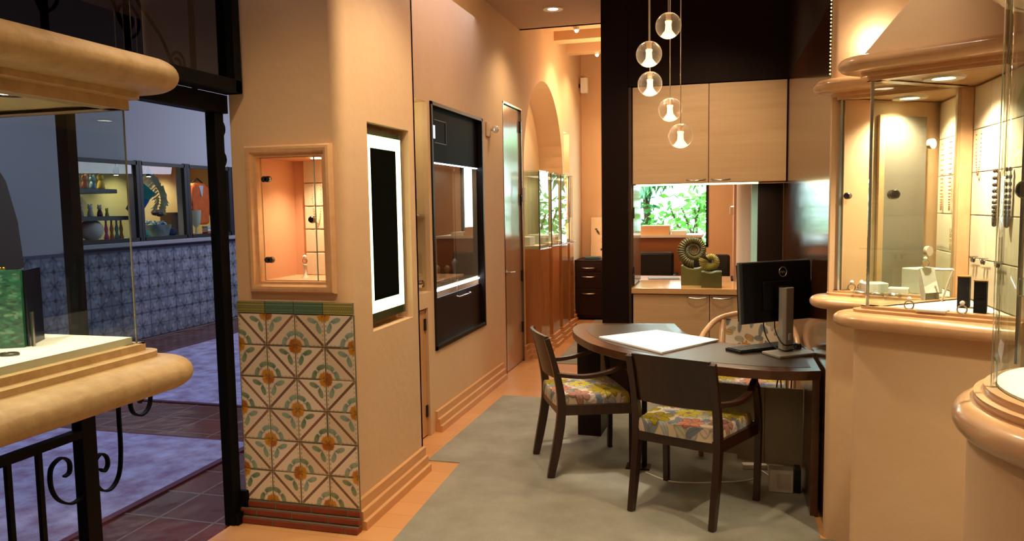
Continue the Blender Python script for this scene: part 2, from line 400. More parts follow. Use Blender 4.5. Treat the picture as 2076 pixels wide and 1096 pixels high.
# long wall, with recesses
LW = -1.93
struct(wallslab('wall_left', 'x', LW, -.30, 4.17, 7.52, 0, 3.95, [(4.25,4.905,1.0,2.29),(4.25,4.83,0,.895),(4.95,6.13,.57,2.305),(6.77,7.44,0,2.53)], PLASTER))
# arched stretch
b = MB(); ya, yb, zs_ = 7.52, 9.50, 1.9; yc = (ya+yb)/2; hw = (yb-ya)/2; n = 24
arcp = [(yc-hw*math.cos(PI*i/n), zs_+1.06*math.sin(PI*i/n)) for i in range(n+1)]
for x_ in (LW, LW-.3):
    for i in range(n):
        b.add([(x_,arcp[i][0],arcp[i][1]),(x_,arcp[i+1][0],arcp[i+1][1]),(x_,arcp[i+1][0],3.95),(x_,arcp[i][0],3.95)], [(0,1,2,3)])
for i in range(n):
    p, q = arcp[i], arcp[i+1]; b.add([(LW,p[0],p[1]),(LW,q[0],q[1]),(LW-.3,q[0],q[1]),(LW-.3,p[0],p[1])], [(0,1,2,3)])
struct(b.build('wall_left', PLASTER))
struct(wallslab('wall_left', 'x', LW, -.30, 9.50, 11.0, 0, 3.95, [(9.57,9.93,2.0,2.50),(9.60,9.95,1.41,1.93),(9.62,9.97,.86,1.34)], PLASTER))
struct(MB().box(-2.27, 3.45, 0, -2.23, 11, 3.95).build('wall_left', PLASTER))
# pillar that closes the shop front
PF, PS = 3.29, -1.72
struct(wallslab('wall_left', 'y', PF, .35, -2.33, PS-.06, 0, 3.3, [(-2.19,-1.83,1.225,1.835)], PLASTER))
b = MB(); r_ = .06
struct(wallslab('wall_left', 'x', PS, -.10, PF+.06, 4.17, 0, 3.3, [(3.545,4.075,.946,2.013)], PLASTER))
b.prism([(PS-r_+r_*math.cos(a*PI/24), PF+r_-r_*math.sin(a*PI/24)) for a in range(13)]+[(PS-r_,PF+r_)], 0, 3.3)
struct(b.build('wall_left', PLASTER, smooth='auto'))
struct(MB().box(PS-.12, 3.40, .9, PS-.10, 4.15, 2.06).build('wall_left', PLASTER))
struct(MB().box(-2.2, 4.15, 0, PS, 4.17, 3.3).build('wall_left', PLASTER))
struct(MB().box(-2.2, 3.62, 1.18, -1.82, 3.66, 1.88).build('wall_left', PLASTER))
# end wall with the big garden window
WX0, WX1, WZ0, WZ1 = -1.50, -.17, .97, 2.75
struct(wallslab('wall_back', 'y', 10.85, .12, -2.3, 3.0, 0, 3.95, [(WX0,WX1,WZ0,WZ1)], PLASTER))
wf = MB()
for (x0,z0,x1,z1) in ((WX0,WZ0,WX0+.035,WZ1),(WX1-.035,WZ0,WX1,WZ1),(WX0,WZ0,WX1,WZ0+.03),(WX0,WZ1-.035,WX1,WZ1)): wf.box(x0,10.84,z0,x1,10.91,z1)
win = struct(wf.build('window_1', BLACKM)); MB().box(WX0+.03,10.87,WZ0+.03,WX1-.03,10.876,WZ1-.03).build('window_glass', GLASS, win)
# right side: glossy panel wall, plaster walls behind the showcases, back of the shop
struct(MB().box(.482, 3.765, 0, .53, 3.818, 3.3).build('wall_right', PLASTER))
struct(MB().box(.49, 3.82, 0, .53, 6.95, 3.3).build('wall_right', DARKG))
struct(MB().box(.485, 3.82, 2.515, .4895, 6.3, 3.3).build('wall_right', DARKP))
struct(MB().box(1.0, 2.88, 0, 1.05, 7.0, 3.3).build('wall_right', PLASTER))
struct(MB().box(1.0, 2.86, 0, 1.47, 2.90, 3.3).build('wall_right', PLASTER))
struct(MB().box(1.45, -1.3, 0, 1.50, 2.88, 3.3).build('wall_right', PLASTER))
struct(MB().box(2.9, 6.9, 0, 3.0, 11, 3.95).build('wall_right', PLASTER))
struct(MB().box(.53, 6.95, 0, 3.0, 7.05, 3.95).build('wall_front', PLASTER))
struct(MB().box(-2.37, -1.3, 0, 1.5, -1.2, 3.3).build('wall_front', PLASTER))
# stepped baseboards
BP = [(0,0),(.052,0),(.052,.043),(.035,.046),(.035,.092),(.018,.095),(.018,.145),(0,.148)]
def base(path, i, out=1): return struct(MB().loft(path, BP, out, arc=1).build('baseboard_left', BASEM))
base([(PS,3.30),(PS,4.17),(PS-.16,4.17)], 0)
base([(LW,4.92),(LW,6.62)], 1)
base([(LW,7.44),(LW,7.60)], 2); base([(LW,9.42),(LW,10.2)], 3)
struct(MB().loft([(-1.94,10.85),(.9,10.85)], BP, 1).build('baseboard_back', BASEM))
# ---- ceiling downlights in view
def downlight(loc, label, r=.055, up=False, group=None, cat='ceiling light', name='recessed_downlight', lampm=None):
    t = thing(name, label, cat, loc, group); x, y, z = loc
    MB().lathe([(r*.62,-.002),(r*.7,-.006),(r*1.25,-.007),(r*1.3,0),(r*.62,0)], loc, 28).build('trim_ring', WHITE, t, smooth='auto')
    MB().disc((x,y,z-.001), r*.62, 24).build('lamp', lampm or WARMLAMP, t)
    return t
downlight((-1.444,6.743,3.3), 'round recessed downlight in the flat ceiling near the hallway', .07)
for y, s_ in ((8.977,'nearer'),(9.87,'farther')):
    t = thing('beam_spotlight', 'small bright spotlight under the %s of the two lit hallway beams' % s_, 'spotlight', (-1.55,y-.45 if y<9.5 else y+.02,3.52), 'hallway beam spotlights')
    yy = 8.46 if y < 9.5 else 9.9
    t.location.y = yy; WM[t.name] = Matrix.Translation(t.location)
    MB().lathe([(.0,-.03),(.03,-.03),(.035,0),(0,0)], (-1.55,yy,3.52), 16).build('housing', WHITE, t); MB().ball((-1.55,yy,3.485), .022, 12).build('lamp', WARMLAMP, t)
# ================================================================== PILLAR FACE
def tilecols(P, x0, y0, s, kind, blue=False):
    """one painted tile with corner (x0,y0), size s; kind 0: band falls to the right, 1: rises"""
    r = rnd.random
    def X(u): return x0+(u if kind == 1 else s-u)
    bk = rnd.choice(['7A4618','6A3A14','A5592C','8A5A20']); lf = rnd.choice(['6E8C6A','7FA08E','5E8060'])
    P.line(X(.04*s), y0+.04*s, X(.96*s), y0+.96*s, .085*s, bk, .8)
    for q in range(13):
        t = (q+.5)/13*.92+.04; P.ell(X(t*s), y0+t*s, .042*s, .042*s, 0, '3A200E', .85, .5)
    for (fx, fy, sg) in ((.0,1.0,1),(1.0,0,-1)):
        oc = rnd.choice(['C88A1E','B9781A','A85F14'])
        for da, rr in ((-.62,.17),(-.05,.19),(.5,.17)):
            a = (-PI/4 if sg == 1 else 3*PI/4)+da
            P.ell(X((fx+math.cos(a)*.11)*s), y0+(fy+math.sin(a)*.11)*s, rr*.62*s, rr*.46*s, (a if kind == 1 else PI-a), oc, .9)
        P.ell(X((fx+.03*sg)*s), y0+(fy-.03*sg)*s, .035*s, .035*s, 0, '8A3A10', .8)
        cx_, cy_ = (.27,.73) if sg == 1 else (.73,.27)
        for dx, dy, an in ((-.10,-.16,1.25),(.14,.10,.35)):
            a = an if sg == 1 else an+0; P.ell(X((cx_+dx)*s), y0+(cy_+dy)*s, .17*s, .085*s, (a if kind == 1 else PI-a), lf, .85)
            P.ell(X((cx_+dx*.5)*s), y0+(cy_+dy*.5)*s, .07*s, .045*s, (a+.5 if kind == 1 else PI-a-.5), lf, .8)
        for q in range(5):
            a = -PI/4+(q-2)*.45+(0 if sg == 1 else PI)+PI; P.ell(X((cx_+math.cos(a)*.075)*s), y0+(cy_+math.sin(a)*.075)*s, .028*s, .009*s, (a if kind == 1 else PI-a), '1E2A6A', .95)
    for q in range(7):
        P.ell(x0+(.03+.02*r())*s, y0+(q+.5)/7*s, .022*s, .04*s, 0, '7C8A5C', .7); P.ell(x0+(.97)*s, y0+(q+.5)/7*s, .02*s, .04*s, 0, '7C8A5C', .6)
        P.ell(x0+(q+.5)/7*s, y0+.02*s, .04*s, .02*s, 0, '7C8A5C', .5)
TW = .1595; x0t = -2.330; TZ0 = .112; TH = .1595
P = Paint(330, 500, 4*TW, 6*TH, '6F6550')
for r in range(6):
    for c in range(4):
        jx, jy = rnd.uniform(0, .003), rnd.uniform(0, .004); s = TW-.006
        P.rect(c*TW+.002+jx, r*TH+.002+jy, c*TW+.002+jx+s, r*TH+.002+jy+s-.002, rnd.choice(['E8D8C2','E2D0B6','EADCC8','DECBB0']))
        tilecols(P, c*TW+.003+jx, r*TH+.003+jy, s-.002, (c+(5-r)) % 2)
TILEM = mat('glazed_tile', 'FFFFFF', .22, attr=True, bump=(30, .15, .003), coat=.3)
tp = thing('tile_wainscot', 'painted floral tile wainscot on the pillar front below the lit wall vitrine', 'tiles', (-2.01, PF-.01, 0))
b = MB().box(x0t, PF-.010, TZ0, x0t+4*TW, PF+.001, TZ0+6*TH); b.build('tile_bed', GROUT, tp)
P.mesh('painted_tiles', lambda u, v: (x0t+u, PF-.0105+0*u-.002*np.clip(np.minimum(np.minimum(u%TW,TW-u%TW),np.minimum(v%TH,TH-v%TH))/.004-.6,0,1), TZ0+v), TILEM, tp)
# border of small rope-pattern tiles
for i, (cc, c2) in enumerate([('9A9450','5A5A2C'),('5E8468','2E4A3C'),('5E8468','2E4A3C'),('A5A058','5A5A2C')]):
    P = Paint(90, 28, TW-.004, .056, cc); P.rect(0,.006,TW,.011,c2,.6); P.rect(0,.044,TW,.050,c2,.7)
    for q in range(16): P.ell((q+.5)*TW/16, .029, .006, .009, .3, c2, .8, .5); P.ell((q+.5)*TW/16, .017, .003,.003,0,c2,.6)
    X0 = x0t+i*TW+.002
    P.mesh('border_tile', lambda u, v: (X0+u, PF-.016+0*u, 1.072+v), TILEM, tp)
    MB().box(X0,PF-.0155,1.072,X0+TW-.004,PF,1.128).build('border_tile_back', GROUT, tp)
# stepped brick foot
bk = thing('brick_plinth', 'stepped thin red brick course at the foot of the tiled pillar', 'bricks', (-2.0, PF-.03, 0))
for k, (dz, dy) in enumerate(((0,.055),(.038,.038),(.074,.022))):
    MB().box(-2.35, PF-dy+.004, dz, -1.69, PF, dz+.036).build('mortar', GROUT, bk)
    for q in range(4):
        off = (k%2)*.1; xa = -2.352+q*.2-off; xb = xa+.192
        xa = max(xa,-2.352); xb = min(xb,-1.688)
        if xb-xa > .03: MB().box(xa, PF-dy, dz+.003, xb, PF-.005, dz+.031).build('brick', BRICK, bk, bevel=.003)
# ---- wall vitrine in the pillar face
wv = thing('wall_vitrine', 'small lit jewellery vitrine framed in maple on the pillar above the tiles', 'display case', (-2.01, PF, 1.2))
def rectframe(b, x0, x1, z0, z1, prof, y):
    """mitred frame; prof [(in-plane offset outward, depth toward viewer)]"""
    cs = [(x0,z0,-1,-1),(x1,z0,1,-1),(x1,z1,1,1),(x0,z1,-1,1)]; m_ = len(prof); vs_ = []
    for x,z,sx,sz in cs:
        for o, d in prof: vs_.append((x+sx*o, y-d, z+sz*o))
    fs = [(i*m_+q, ((i+1)%4)*m_+q, ((i+1)%4)*m_+q+1, i*m_+q+1) for i in range(4) for q in range(m_-1)]
    return b.add(vs_, fs)
FR = [(0,-.05),(0,.012),(.012,.014),(.016,.02),(.022,.034),(.034,.038),(.046,.034),(.054,.022),(.056,.0)]
rectframe(MB(), -2.188, -1.832, 1.227, 1.833, FR, PF).build('frame', MAPLE_M, wv, smooth='auto')
b = MB(); b.box(-2.187,PF+.32,1.228,-1.833,PF+.325,1.832).box(-2.188,PF+.03,1.227,-2.184,PF+.325,1.833).box(-1.836,PF+.03,1.227,-1.832,PF+.325,1.833).box(-2.187,PF+.03,1.830,-1.833,PF+.325,1.833).box(-2.187,PF+.03,1.227,-1.833,PF+.325,1.231)
b.build('lining', mat('vitrine_lining','E2AC86',.6), wv)
for k in range(5):
    z = 1.232+k*.121
    for xa in (-2.115,-1.97): MB().box(xa, PF+.30, z, xa+.14, PF+.32, z+.117).build('back_panel', LINEN, wv, bevel=.004)
MB().box(-2.186,PF+.018,1.229,-1.892,PF+.024,1.831).build('glass_door', GLASS, wv)
MB().box(-1.889,PF+.018,1.229,-1.834,PF+.024,1.831).build('glass_side', GLASS, wv)
MB().box(-1.892,PF+.017,1.229,-1.889,PF+.025,1.831).build('glass_joint', GLASSE, wv)
for z in (1.727,1.332):
    h = MB().lathe([(0,-.012),(.014,-.012),(.016,-.006),(.016,.004),(0,.004)], (-2.158,PF+.014,z), 20, axis='Y').lathe([(0,-.012),(.014,-.012),(.016,-.006),(.016,.004),(0,.004)], (-2.138,PF+.014,z), 20, axis='Y'); h.build('hinge', NICKEL, wv, smooth='auto')
MB().lathe([(0,-.024),(.014,-.024),(.018,-.014),(.017,0),(0,0)], (-1.902,PF+.016,1.528), 20, axis='Y').build('lock', NICKEL, wv, smooth='auto')
MB().disc((-1.93,PF+.12,1.828), .03, 20).build('lamp', WARMLAMP, wv)
light('vitrine_lamp', 'SPOT', (-1.93,PF+.14,1.822), 16, (1,.74,.48), .02, (-1.97,PF+.17,1.23), 120, .8)
def beads(pts, r, material, name, label, cat, group=None, seg=6):
    b = MB()
    for p in pts: b.ball(p, r, seg)
    return tag(b.build(name, material, smooth=True), label, cat, group)
def loopchain(x, y, z, wd, ln, n=26, axis='x'):
    out = []
    for i in range(n):
        t = i/(n-1); a = (t-.5)*2; d = wd*math.copysign(abs(a)**.8, a) if False else wd*math.sin(a*PI/2); zz = z-ln*(1-abs(a)**1.7)
        out.append((x+d if axis == 'x' else x, y if axis == 'x' else y+d, zz))
    return out
GOLDB = mat('pale_gold', 'D9B27A', .25, .8)
beads(loopchain(-2.035,PF+.292,1.70,.025,.20,34), .003, GOLDB, 'necklace', 'thin gold chain necklace hanging inside the pillar wall vitrine', 'necklace')
st = thing('ring_stand', 'tiny white pedestal holding a sparkling ring inside the pillar vitrine', 'ring stand', (-2.03,PF+.14,1.226))
MB().lathe([(0,0),(.022,0),(.02,.008),(.008,.02),(.006,.06),(.012,.075),(0,.078)], (-2.03,PF+.14,1.226), 20).build('pedestal', WHITEL, st, smooth=True)
MB().frame([(-2.03+.013*math.cos(a*PI/8),PF+.14,1.318+.013*math.sin(a*PI/8)) for a in range(16)], .0025, 6, closed=True).build('ring', SILVER, st, smooth=True)
MB().ball((-2.03,PF+.14,1.338), .011, 10).build('stone', mat('crystal','FFFFFF',.05,spec=1), st)
# ---- light box in the side niche
lb = thing('light_box', 'black glass panel edged by a glowing strip in the pillar side niche', 'light panel', (-1.79,3.8,1.0))
MB().box(-1.765,3.552,.985,-1.750,4.035,1.985).build('back_glass', mat('green_edge_glass','2A3A22',.15), lb)
b = MB(); LX = -1.747
for (u0,u1,z0,z1) in ((3.556,3.63,1.03,1.955),(3.945,4.015,1.03,1.955),(3.63,3.945,1.03,1.095),(3.63,3.945,1.888,1.955)): b.box(LX-.003,u0,z0,LX,u1,z1)
b.build('glowing_border', GREENW, lb)
MB().box(LX-.003,3.629,1.094,LX+.001,3.946,1.889).build('dark_panel', mat('black_glass','040303',.5,spec=.0), lb)
light('lightbox_wash', 'AREA', (-1.735,3.79,1.5), 2.2, (.88,1,.5), .3, (-1.9,3.79,1.5), sy=.8)
# ================================================================== LONG WALL
# display closet in the recess next to the pillar
dc = thing('niche_cabinet', 'cream glass-doored recess between the pillar and the dark framed vitrine', 'display niche', (-2.05,4.58,1.0))
MB().box(-2.225,4.255,1.002,-2.215,4.90,2.288).build('back_panel', mat('cream_lining','E4DCB4',.7), dc)
MB().box(-2.2,4.27,1.522,-1.96,4.895,1.532).build('shelf', STEEL, dc)
MB().box(-1.97,4.30,1.01,-1.962,4.90,2.28).build('glass_door', GLASS, dc)
MB().lathe([(0,-.0),(.012,0),(.012,.02),(.026,.03),(.026,.055),(0,.06)], (-1.962,4.70,1.07), 20, axis='X').build('knob', CHROME, dc, smooth='auto')
light('niche_lamp', 'POINT', (-2.08,4.55,2.2), 3, (1,.9,.6), .03)
uc = thing('cupboard_door', 'narrow maple cupboard door with black hinges low beside the pillar', 'cupboard', (-1.95,4.6,0))
MB().box(-1.97,4.26,.01,-1.95,4.822,.88).build('door_panel', MAPLEV, uc, bevel=.003)
for z in (.14,.74): MB().box(-1.957,4.796,z,-1.94,4.822,z+.08).build('hinge', BLACKM, uc)
# dark framed vitrine
dv = thing('dark_vitrine', 'tall espresso framed wall vitrine with glass middle and a handled drop front', 'display case', (-1.95,5.54,.57))
b = MB(); Y0, Y1, Z0, Z1 = 4.952, 6.128, .572, 2.303
for (u0,u1,z0,z1) in ((Y0,Y0+.03,Z0,Z1),(Y1-.03,Y1,Z0,Z1),(Y0,Y1,Z0,Z0+.03),(Y0,Y1,Z1-.025,Z1)): b.box(-1.975,u0,z0,-1.918,u1,z1)
b.build('frame', ESP, dv, bevel=.002)
MB().box(-1.975,Y0+.03,1.895,-1.955,Y1-.03,Z1-.025).build('upper_panel', mat('espresso_gloss','0A0812',.6,spec=.05), dv)
b = MB(); b.box(-1.954,5.09,2.03,-1.951,5.33,2.034).box(-1.954,5.09,2.19,-1.951,5.33,2.194).box(-1.954,5.326,2.03,-1.951,5.33,2.194); b.build('control_cover', mat('espresso_edge','2C2530',.3), dv)
MB().box(-1.954,5.055,2.06,-1.95,5.10,2.15).build('display_screen', emit('screen_blue','B8CCFF',2.2), dv)
MB().box(-2.2,Y0+.03,.96,-2.19,Y1-.03,1.895).build('case_back', mat('case_back','5A4A3C',.5), dv)
MB().box(-2.19,Y0+.03,.985,-1.98,Y1-.03,1.0).build('case_floor', mat('tan_suede','D8C09A',.8), dv)
MB().box(-1.985,Y0+.03,.972,-1.965,Y1-.03,.983).build('light_strip', COOLLAMP, dv)
MB().box(-1.985,Y0+.03,1.888,-1.965,Y1-.03,1.894).build('light_strip', COOLLAMP, dv)
MB().box(-1.972,Y0+.032,1.0,-1.966,5.53,1.884).build('glass_pane', glassmat('mirror_glass','C8C8C4',2.6), dv)
MB().box(-1.972,5.534,1.0,-1.966,Y1-.032,1.884).build('glass_pane', glassmat('mirror_glass','C8C8C4',2.6), dv)
MB().box(-1.974,Y0+.03,Z0+.03,-1.955,Y1-.03,.93).build('drop_front', ESP, dv, bevel=.002)
MB().frame([(-1.955,5.47,.90),(-1.925,5.47,.893),(-1.925,5.75,.893),(-1.955,5.75,.90)], .005, 8).build('handle', STEEL, dv, smooth=True)
MB().box(-1.964,5.525,.87,-1.958,5.535,1.02).build('lock_bar', STEEL, dv)
light('dark_case_lamp', 'AREA', (-2.08,5.54,1.87), 2.2, (.95,.93,1), .15, (-2.08,5.54,0), sy=1.0)
for k, (y, h, mt) in enumerate(((5.08,.12,'tan'),(5.2,.16,'cream'),(5.32,.10,'dark brown'),(5.44,.14,'beige'),(5.66,.12,'pale gold'),(5.84,.16,'ivory'))):
    mm = mat('bust_'+mt.replace(' ','_'), {'tan':'C79E6C','cream':'EADBB8','dark brown':'3A261A','beige':'D8C4A0','pale gold':'D2A45A','ivory':'F0E6D0'}[mt], .5)
    tag(MB().lathe([(0,0),(.028,0),(.026,.01),(.012,.03),(.02,h*.6),(.026,h*.8),(.012,h*.95),(0,h)], (-2.09,y,1.0), 16).build('jewellery_stand', mm, smooth=True), '%s jewellery bust, %s from the left inside the dark framed vitrine' % (mt, ['first','second','third','fourth','fifth','last'][k]), 'jewellery stand', 'stands in the dark vitrine')
# wall sensor
ws = thing('wall_sensor', 'small clear domed sensor on a plate beside the dark vitrine top', 'sensor', (LW,6.34,2.24))
MB().box(LW,6.24,2.17,LW+.012,6.36,2.29).build('plate', PLASTER, ws, bevel=.003); MB().ball((LW+.05,6.37,2.235), .035, 16).build('dome', mat('clear_dome','E8E0D4',.05,spec=1,alpha=.5), ws, smooth=True)
MB().lathe([(0,0),(.012,0),(.012,.03),(0,.03)], (LW+.01,6.36,2.235), 14, axis='X').build('stem', CHROME, ws)
# maple door
MB_ = MB().box(-1.985,6.785,.008,-1.945,7.425,2.51)
d1 = struct(MB_.build('door_1', wood('glossy_maple_door','C0A184','B29274',.16,2,8,.5)))
b = MB(); b.box(-1.99,6.772,0,-1.925,6.784,2.53).box(-1.99,7.426,0,-1.925,7.438,2.53).box(-1.99,6.772,2.515,-1.92,7.438,2.53); b.build('door_frame', NICKEL, d1)
for z in (.30,.82,1.58,2.30): MB().box(-1.944,7.40,z,-1.925,7.425,z+.11).build('hinge', BLACKM, d1)
b = MB().lathe([(0,0),(.022,0),(.022,.008),(0,.008)], (-1.945,6.86,.955), 18, axis='X').frame([(-1.94,6.86,.955),(-1.90,6.86,.955),(-1.895,6.88,.955),(-1.895,6.99,.95)], .007, 8); b.build('door_handle', STEEL, d1, smooth='auto')
tag(MB().box(LW,7.46,1.62,LW+.02,7.50,1.76).build('wall_switch', WHITE, bevel=.003), 'slim white wall switch on the plaster just beyond the maple door', 'switch')
# arch interior lining
struct(MB().box(-2.232,7.45,0,-2.228,9.55,3.0).build('wall_left', mat('arch_cream','C8AE86',.85)))
# three bowed showcases under the arch
CMAPLE = wood('orange_maple', 'C0804A', 'B0713C', .14, 2, 8, .6)
for k, (y0, y1) in enumerate(((7.62,8.03),(8.20,8.56),(8.72,9.06),(9.20,9.44))):
    nm = ['nearest','second','third','farthest'][k]
    t = thing('arch_showcase', 'maple showcase with a glass top under the arch, %s of the row' % nm, 'display case', (-2.0,(y0+y1)/2,0), 'showcases under the arch')
    MB().box(-2.225,y0,0,-1.79,y1,1.13).build('cabinet', CMAPLE, t, bevel=.004)
    MB().loft([(-1.93,y1),(-1.79,y1),(-1.79,y0),(-1.93,y0)], BP, -1, arc=1).build('stepped_base', BASEM, t)
    MB().box(-2.225,y1,0,-1.836,min(y1+.165,9.5),1.13).build('filler_panel', CMAPLE, t)
    MB().box(-2.2,y0+.01,1.131,-1.80,y1-.01,1.16).build('display_floor', mat('lit_display','FFE9C8',.6), t)
    b = MB().box(-1.80,y0,1.13,-1.795,y1,1.92).box(-2.2,y0,1.13,-1.80,y0+.005,1.92); b.build('glass', glassmat('case_glass','EEF4F2',1.9), t)
    MB().box(-1.803,y0-.002,1.13,-1.792,y0+.008,1.925).build('glass_corner', mat('corner_dark','3A3430',.3), t)
    MB().box(-2.2,y0,1.92,-1.79,y1,1.935).build('glass_lid', glassmat('case_glass','EEF4F2',1.9), t)
    MB().frame([(-1.79,y0+.05,1.12),(-1.755,y0+.06,1.125),(-1.755,y1-.06,1.125),(-1.79,y1-.05,1.12)], .006, 8).build('handle', STEEL, t, smooth=True)
    for q, zz in enumerate((.06,)):
        tag(MB().box(-2.1,y0+.08,1.16,-1.92,y1-.1,1.16+.09).build('display_block', WHITEL, bevel=.006), 'white display block inside the %s arch showcase' % nm, 'display block', 'blocks in the arch showcases')
light('arch_case_lamp', 'AREA', (-2.0,8.5,1.9), 6, (1,.8,.55), .2, (-2.0,8.5,0), sy=1.7)
light('arch_wash', 'POINT', (-2.05,8.5,2.3), 4, (1,.75,.5), .1)
# lit little niches beyond the arch
for k, (y0, y1, z0, z1) in enumerate(((9.57,9.93,2.0,2.5),(9.60,9.95,1.41,1.93),(9.62,9.97,.86,1.34))):
    light('small_niche_lamp', 'POINT', (-2.0,(y0+y1)/2-.08,z1-.06), 5, (1,.6,.42), .02)
# end-of-hall drawer cabinet
dr = thing('drawer_cabinet', 'dark wood drawer cabinet with three bow handles at the hallway end', 'drawer cabinet', (-1.70,10.5,0))
MB().box(-1.925,10.26,.03,-1.30,10.82,.80).build('body', DARKW, dr); MB().box(-1.93,10.24,.80,-1.29,10.83,.825).build('top', DARKW, dr, bevel=.003)
for k, (z0, z1) in enumerate(((.665,.795),(.44,.655),(.07,.43))):
    f_ = MB().box(-1.915,10.243,z0,-1.31,10.26,z1).build('drawer', DARKW, dr, bevel=.003)
    zh = (.722,.602,.372)[k]; MB().frame([(-1.83,10.243,zh),(-1.81,10.215,zh-.004),(-1.735,10.205,zh-.006),(-1.66,10.215,zh-.004),(-1.64,10.243,zh)], .007, 8).build('handle', STEEL, f_, smooth=True)
# leaning fish print
P = Paint(90, 150, .34, .57, 'F2D6AE')
for q in range(26):
    x_, y_ = rnd.uniform(.1,.34), rnd.uniform(.05,.55); P.line(x_, y_, x_+.06, y_+.05+rnd.uniform(0,.03), .006, 'CFA078', .6)
for (x_, y_, a) in ((.10,.36,-1.0),(.20,.12,.12)):
    P.ell(x_, y_, .045, .016, a, '3A2A1C'); P.ell(x_-.05*math.cos(a), y_-.05*math.sin(a), .018, .012, a+1.2, '4A3424'); P.ell(x_+.03*math.cos(a), y_+.03*math.sin(a)+.004, .012,.006,a,'8A6A40')
fp = thing('fish_print', 'tall beige panel with two small dark fish leaning on the hallway end wall', 'picture', (-1.6,10.75,.825))
P.mesh('printed_face', lambda u, v: (-1.79+u, 10.742+0*u+v*.10, .826+v), mat('print_face','FFFFFF',.6,attr=True), fp)
MB().bar([(-1.62,10.755,.826),(-1.62,10.812,1.396)], .34, .02, (1,0,0)).build('board', mat('board','C79F76',.7), fp)
tag(MB().box(-1.81,10.34,.825,-1.60,10.50,.865).build('teal_tray', mat('teal_glaze','1E4A4E',.25), bevel=.008), 'low dark teal box lying on the hallway drawer cabinet', 'box')
sp = thing('wall_speaker', 'small white speaker mounted high in the hallway corner', 'speaker', (-1.83,10.7,3.15))
MB().box(-1.90,10.62,3.12,-1.80,10.72,3.33).build('housing', WHITE, sp, bevel=.01); MB().box(-1.93,10.66,3.2,-1.90,10.69,3.25).build('bracket', BLACKM, sp)
# ================================================================== COLUMN, CABINETS, PASS-THROUGH
CF = 6.30
struct(MB().box(-.955, CF-.005, 0, -.735, 6.95, 3.3).build('trim_1', DARKP, bevel=.004))
struct(MB().box(-.735, CF+.01, 0, -.712, 6.95, 2.52).build('trim_2', wood('column_edge','4A2C1A','3A2214',.4,2,6)))
struct(MB().box(-.735, CF-.003, 2.522, .488, 6.95, 3.3).build('trim_3', DARKP))
struct(MB().box(.29, CF+.33, .90, .488, CF+.37, 1.73).build('trim_4', DARKP))
struct(MB().box(-.712, CF+.05, .90, -.700, 6.94, 1.735).build('trim_5', mat('side_panel_gloss','5A5048',.12,coat=.6)))
struct(MB().box(.25, 6.93, .90, .345, 6.945, 1.735).build('trim_6', mat('frosted_panel','A8D0CC',.25,coat=.3)))
def bowhandle(parent, x0, x1, z, y=CF):
    k = (x0+x1)/2; MB().frame([(x0,y-.018,z+.004),(x0+.012,y-.036,z),(k,y-.046,z-.005),(x1-.012,y-.036,z),(x1,y-.018,z+.004)], .0065, 8).build('handle', STEEL, parent, smooth=True)
up = thing('overhead_cabinet', 'wide pale maple overhead cabinet with two doors and bow handles', 'cabinet', (-.11,CF+.2,1.74))
MB().box(-.705,CF+.02,1.735,.485,CF+.36,2.515).build('body', wood('cabinet_edge','7A4E2C','6E4526',.4,2,6), up)
for x0, x1, h0, h1 in ((-.697,-.103,-.27,-.125),(-.097,.482,-.075,.065)):
    d_ = MB().box(x0,CF,1.738,x1,CF+.02,2.513).build('door', MAPLEX, up, bevel=.002); bowhandle(d_, h0, h1, 1.758)
ls = tag(MB().box(-.68,CF+.06,1.722,.28,CF+.075,1.7345).build('led_strip', emit('led_warm','FFF0A0',6)), 'thin glowing strip light under the overhead cabinet', 'strip light')
light('under_cabinet', 'AREA', (-.2,CF+.12,1.715), 8, (1,.9,.62), .08, (-.2,CF+.12,0), sy=.9).rotation_euler = (0,0,PI/2)
bc = thing('base_cabinet', 'pale maple base cabinet with two handled doors behind the desk', 'cabinet', (-.11,CF+.3,0))
MB().box(-.70,CF+.02,.06,.485,CF+.62,.84).build('body', wood('cabinet_edge','7A4E2C','6E4526',.4,2,6), bc)
for x0, x1, h0, h1 in ((-.697,-.089,-.258,-.105),(-.083,.482,-.07,.085)):
    d_ = MB().box(x0,CF,.07,x1,CF+.02,.835).build('door', MAPLEX, bc, bevel=.002); bowhandle(d_, h0, h1, .815)
MB().box(-.69,CF+.05,0,.48,CF+.6,.06).build('plinth', DARKW, bc)
tag(MB().box(-.71,CF-.02,.843,.487,CF+.64,.888).build('maple_worktop', wood('worktop_maple','DDAE74','D3A066',.12,0,6,.5), bevel=.002), 'polished maple worktop in the pass-through carrying the ammonites', 'worktop')
for z0, z1 in ((1.46,1.56),(1.0,1.07),(.90,1.0)):
    struct(MB().box(-.700,CF+.02,z0,-.69,CF+.045,z1-.01).build('trim_7', BLACKM))
